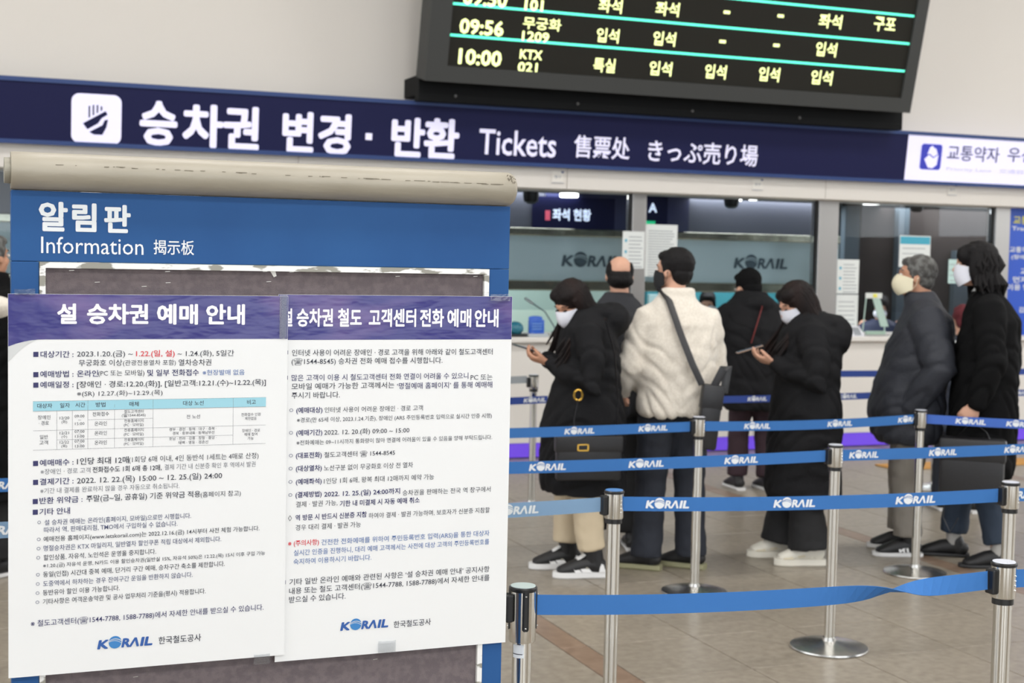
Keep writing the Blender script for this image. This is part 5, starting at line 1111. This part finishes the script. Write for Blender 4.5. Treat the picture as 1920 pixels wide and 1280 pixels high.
# seated clerks
def seated(name, lab, px, py, Y, turn, hm, **k):
    p = hy(px, py, Y); root_ = Vector((p.x, Y, p.z - 1.56))
    return person(name, lab, 0, 0, turn, 1.68, dict(hair='short', hairm=hm, mask=(MWH, .02, 'fold'), pitch=18, vox=.009, trousers=(TR_BK, .08), arms={1: ((.1, .27, 1.1), (.3, .15, 1.0)), -1: ((.1, -.27, 1.1), (.3, -.15, 1.0))},
        coat=dict(mat=mat('uniform_navy', (34, 42, 70), .7), name='uniform_jacket', rings=[(.9, 0, 0, .13, .18), (1.2, 0, 0, .14, .2), (1.33, 0, 0, .12, .19), (1.38, 0, 0, .09, .12), (1.42, 0, 0, .07, .08)])), root=root_)
def clerk(name, lab, px, py, Y, turn, hm):
    """sits on an office stool: upper body above the desk, thighs forward"""
    p = hy(px, py, Y); s_ = .96; dz = p.z - 1.2
    root_ = Vector((p.x, Y, 0)); hd = math.radians(turn - 21.4); seat = .52 + dz
    B = []; hc = Vector((.06, 0, seat + .70)); HM = Matrix.Translation(hc) @ Matrix.Rotation(math.radians(16), 4, 'Y') @ Matrix.Scale(.94, 4)
    for k in (1, -1):
        hip = Vector((0, .09 * k, seat + .02)); kn = Vector((.42, .10 * k, seat)); an = Vector((.42, .10 * k, .085))
        B.append(tube([hip, kn], [.08, .06], 14)); B.append(tube([kn, (kn + an) / 2, an], [.055, .05, .036], 12)); B.append(tube([an + Vector((-.03, 0, -.045)), an + Vector((.13, 0, -.055))], [.03, .022], 10))
        el = Vector((.1, .25 * k, seat + .28)); wr = Vector((.33, .13 * k, seat + .30)); B.append(tube([Vector((0, .17 * k, seat + .52)), el, wr], [.05, .04, .026], 12)); B += hand(wr, (1, -.1 * k, -.1), (0, 0, -1), k, .5)
    B.append(rings([(seat - .06, 0, 0, .1, .16), (seat + .2, 0, 0, .1, .145), (seat + .42, 0, 0, .11, .165), (seat + .53, 0, 0, .08, .15), (seat + .57, 0, 0, .05, .07)]))
    B.append(tube([(0, 0, seat + .52), HM @ Vector((-.018, 0, -.04))], [.056], 14))
    for V, Fc in (ell((-.015, 0, .03), (.097, .076, .088)), ell((.022, 0, -.03), (.068, .060, .082)), ell((.044, 0, -.082), (.036, .036, .028)), ell((0, .077, -.008), (.018, .009, .031), 12), ell((0, -.077, -.008), (.018, .009, .031), 12), tube([(.080, 0, .022), (.104, 0, -.020)], [.008, .0135], 10)): B.append(([HM @ v for v in V], Fc))
    o = meshobj(name, remesh(B, .009, 2), SKIN); o.location = root_; o.rotation_euler = (0, 0, hd); tag(o, lab, 'person')
    for k in (1, -1):
        m = MB(); V, Fc = ell((.083, .031 * k, .010), (.009, .0145, .005), 10); m.add(V, Fc, EYED, HM).build('eye', o, local=True, smooth=True)
    meshobj('hair', remesh([([HM @ v for v in V], Fc) for V, Fc in (ell((-.028, 0, .045), (.104, .090, .094)), ell((-.055, 0, -.02), (.062, .08, .08)), ell((.035, 0, .083), (.060, .068, .036)), ell((.0, .078, .0), (.035, .014, .06), 12), ell((.0, -.078, .0), (.035, .014, .06), 12))], .008, 2), hm, o)
    m = MB(); V, Fc = ell((.050, 0, -.052), (.068, .074, .058)); m.add(V, Fc, MWH, HM).build('face_mask', o, local=True, smooth=True)
    U_ = mat('uniform_navy', (38, 48, 78), .7); P = [rings([(seat + .05, 0, 0, .13, .18), (seat + .42, 0, 0, .14, .195), (seat + .52, 0, 0, .11, .18), (seat + .58, 0, 0, .07, .085)])]
    for k in (1, -1): P.append(tube([(0, .16 * k, seat + .50), (.1, .25 * k, seat + .28), (.31, .135 * k, seat + .30)], [.065, .055, .042], 14))
    meshobj('uniform_jacket', remesh(P, .011, 2), U_, o)
    P = []
    for k in (1, -1): P += [tube([(0, .09 * k, seat + .02), (.42, .10 * k, seat)], [.1, .075], 14), tube([(.42, .10 * k, seat), (.42, .10 * k, .14)], [.075, .065], 14)]
    meshobj('trousers', remesh(P, .012, 1), TR_BK, o)
    for k in (1, -1): 
        m = MB(); V, Fc = tube([(.38, .10 * k, .035), (.46, .10 * k, .035), (.56, .10 * k, .03)], [(.03, .04), (.034, .045), (.025, .04)], 12, ref=UZ); m.add(V, Fc, SHB).build('shoe', o, local=True, smooth=True)
    c = empty('office_chair', root_, 'grey swivel chair under the ' + lab.split(',')[0].replace('masked ', ''), 'chair', rz=hd)
    MB().box(-.22, .24, -.22, .22, seat - .16, seat - .10, CO_GR, .02).build('seat', c, local=True); MB().box(-.27, -.23, -.2, .2, seat - .05, seat + .38, CO_GR, .015).build('backrest', c, local=True)
    MB().lathe([(.03, .06), (.03, seat - .16)], BLK, n=16).build('column', c, local=True)
    for q in range(5): MB().box(0, .28, -.02, .02, .03, .07, BLK, .006, T=Matrix.Rotation(q * 2 * math.pi / 5, 4, 'Z')).build('leg', c, local=True)
    return o
clerk('person.007', 'masked clerk with black hair behind the glass, right of the man in cream', 1327, 572, 12.6, 258, HAIRB)
clerk('person.008', 'masked clerk sitting behind the glass in the dark bay, beside the acrylic sign stand', 1652, 580, 12.2, 250, HAIRBR)
# child-sized visitor between the two men at right
P8, c8, h8 = person('person.009', 'short person in dark red beanie behind the two right-hand queuers', 1792, 956, 92, 1.42,
    dict(hair='cap', hairm=mat('beanie_red', (96, 34, 42), .9, bump=.5, bscale=200), trousers=(TR_NV, .085), shoes='black', vox=.009, arms={1: ((.02, .24, .92), (.14, .2, .78)), -1: ((.02, -.24, .92), (.14, -.2, .78))},
         coat=dict(mat=mat('jacket_navy', (40, 46, 60), .7), fold=.007, sl=.08, rings=[(.55, 0, 0, .15, .2), (.8, 0, 0, .16, .21), (1.0, 0, 0, .155, .21), (1.12, 0, 0, .13, .19), (1.18, 0, 0, .09, .12), (1.21, 0, 0, .075, .085)])))
d = MB()
V, Fc = tube([(-.10, -.10, 1.17), (-.12, 0, 1.155), (-.10, .10, 1.17)], [(.012, .005)], 8); d.add(V, Fc, RUB)
put_text(d, 'J', Vector((-.178, .03, .86)), -.05, .09, Vector((0, 1, 0)), UZ, RUB, .03, True)
for z, w_ in ((1.05, .03), (.74, .035), (.66, .03)): d.box(-.182, -.174, -w_ / 2, w_ / 2, z - .015, z + .015, BLUE_BELT if z == .74 else RUB)
d.build('print', P8, local=True)
# person at the left edge of the picture
P9, c9, h9 = person('person.010', 'grey-haired person with thick cream scarf at the left edge behind the board', -22, 1075, 60, 1.76,
    dict(hair='short', hairm=HAIRG, skin=SKIN2, trousers=(TR_BK, .09), shoes='black', vox=.009, arms={1: ((.0, .29, 1.12), (.12, .25, .9)), -1: ((.0, -.29, 1.12), (.12, -.25, .9))},
         coat=dict(mat=CO_BK2, fold=.008, sl=.09, rings=[(.40, 0, 0, .2, .25), (.8, 0, 0, .2, .25), (1.2, 0, 0, .19, .25), (1.38, 0, 0, .15, .22), (1.45, 0, 0, .10, .14), (1.56, .01, 0, .08, .095)])))
meshobj('scarf', remesh([tube([(.17 * math.cos(a), .23 * math.sin(a), 1.36 - .05 * math.cos(a)) for a in [math.radians(q) for q in range(0, 361, 24)]], [(.055, .075)], 14)], .012, 2, lambda v: .012 * noise.noise(v * 12)), FLE, P9)

# ------------------------------------------------------------------ things people carry
def inperson(o, v): return Matrix.Translation(o.location) @ Matrix.Rotation(o.rotation_euler.z, 4, 'Z') @ Vector(v)
def wmb(o, mb):   # turn a builder filled in the person's frame into world positions
    T = Matrix.Translation(o.location) @ Matrix.Rotation(o.rotation_euler.z, 4, 'Z'); mb.V = [T @ v for v in mb.V]; return mb
def phone(o, c, pitch, lab, colr):
    T = Matrix.Translation(Vector(c)) @ Matrix.Rotation(math.radians(pitch), 4, 'Y')
    e = empty('smartphone', inperson(o, c), lab, 'phone', rz=0)
    wmb(o, MB().box(-.075, .075, -.036, .036, -.004, .003, mat('phone_body_' + str(colr[0]), colr, .3), .003, T=T)).build('body', e)
    wmb(o, MB().box(-.070, .070, -.033, .033, .0032, .0038, mat('phone_screen', (60, 70, 84), .1, emit=.3), T=T)).build('screen', e)
phone(P1, (.335, .0, 1.205), -16, 'dark smartphone held by the woman with the bowed head', (40, 42, 46))
phone(P5, (.33, .07, 1.20), 18, 'tan-cased smartphone held by the long-haired woman', (150, 124, 104))
def bag(name, lab, o, c, dims, m, strap, hw=None, T0=None, sw=.014, extra=None):
    e = empty(name, inperson(o, c), lab, 'bag'); x, y, z = dims
    T = Matrix.Translation(Vector(c)) @ (T0 or Matrix())
    wmb(o, MB().box(-x, x, -y, y, -z, z, m, min(x, y) * .5, T=T)).build('body', e, smooth=True)
    wmb(o, MB().box(-x * 1.04, x * 1.04, -y * 1.08, y * 1.08, z * .25, z * 1.03, m, min(x, y) * .4, T=T)).build('flap', e, smooth=True)
    for st_ in strap:
        mb = MB(); V, Fc = tube(st_, [(sw, .0025)], 8, ref=Vector((0, 1, .2))); mb.add(V, Fc, m); wmb(o, mb).build('strap', e, smooth=True)
    if extra:
        wmb(o, extra).build('buckle', e, smooth=True)
    return e
# black bag with brass fittings at the woman's hip
ex = MB(); V, Fc = tube([(.10 + .022 * math.cos(a), .262, .985 + .028 * math.sin(a)) for a in [math.radians(q) for q in range(0, 361, 30)]], [.006], 8); ex.add(V, Fc, GOLD)
for q in range(4): ex.box(*[(.045, .105), (.045, .105), (.045, .052), (.098, .105)][q], .288, .296, *[(.700, .706), (.730, .736), (.700, .736), (.700, .736)][q], GOLD)
bag('handbag', 'black handbag with brass fittings on the woman with the bowed head', P1, (.04, .262, .66), (.17, .03, .115), LEA, [[(-.05, .18, 1.36), (-.09, .235, 1.2), (-.11, .262, .95), (-.10, .268, .76)], [(.10, .262, .96), (.12, .266, .86), (.12, .266, .76)]], extra=ex)
# shoulder bag of the man in cream
bag('shoulder_bag', 'slim black shoulder bag hanging on the back of the man in cream', P3, (-.235, -.13, .86), (.028, .055, .17), LEA, [[(.0, .10, 1.535), (-.12, .075, 1.47), (-.205, .03, 1.30), (-.222, -.03, 1.15), (-.232, -.085, 1.035)], [(-.235, -.15, 1.02), (-.232, -.2, 1.12), (-.20, -.235, 1.13), (-.222, -.21, .99)]], T0=Matrix.Rotation(math.radians(6), 4, 'X'), sw=.022)
m = MB().box(-.0, .006, .0, .05, -.03, .03, LEA, .002, T=Matrix.Translation((-.10, .375, 1.235)) @ Matrix.Rotation(math.radians(-62), 4, 'Z')); m.build('arm_patch', P3, local=True)
m = MB(); V, Fc = tube([(.09, -.10, 1.46), (-.06, -.03, 1.40), (-.165, .06, 1.26), (-.19, .12, 1.1)], [(.012, .003)], 8); m.add(V, Fc, RED).build('strap', P4, local=True, smooth=True)
# dark bag held by the tall person
bag('tote_bag', 'dark bag with hanging strap held by the tall person in black', P7, (.03, .32, .57), (.17, .05, .17), LEA, [[(.04, .31, .84), (.10, .33, .76), (.13, .33, .70)], [(.04, .31, .84), (-.04, .33, .78), (-.08, .33, .70)], [(.16, .34, .48), (.17, .35, .30), (.13, .35, .22), (.09, .35, .30)]], sw=.010)
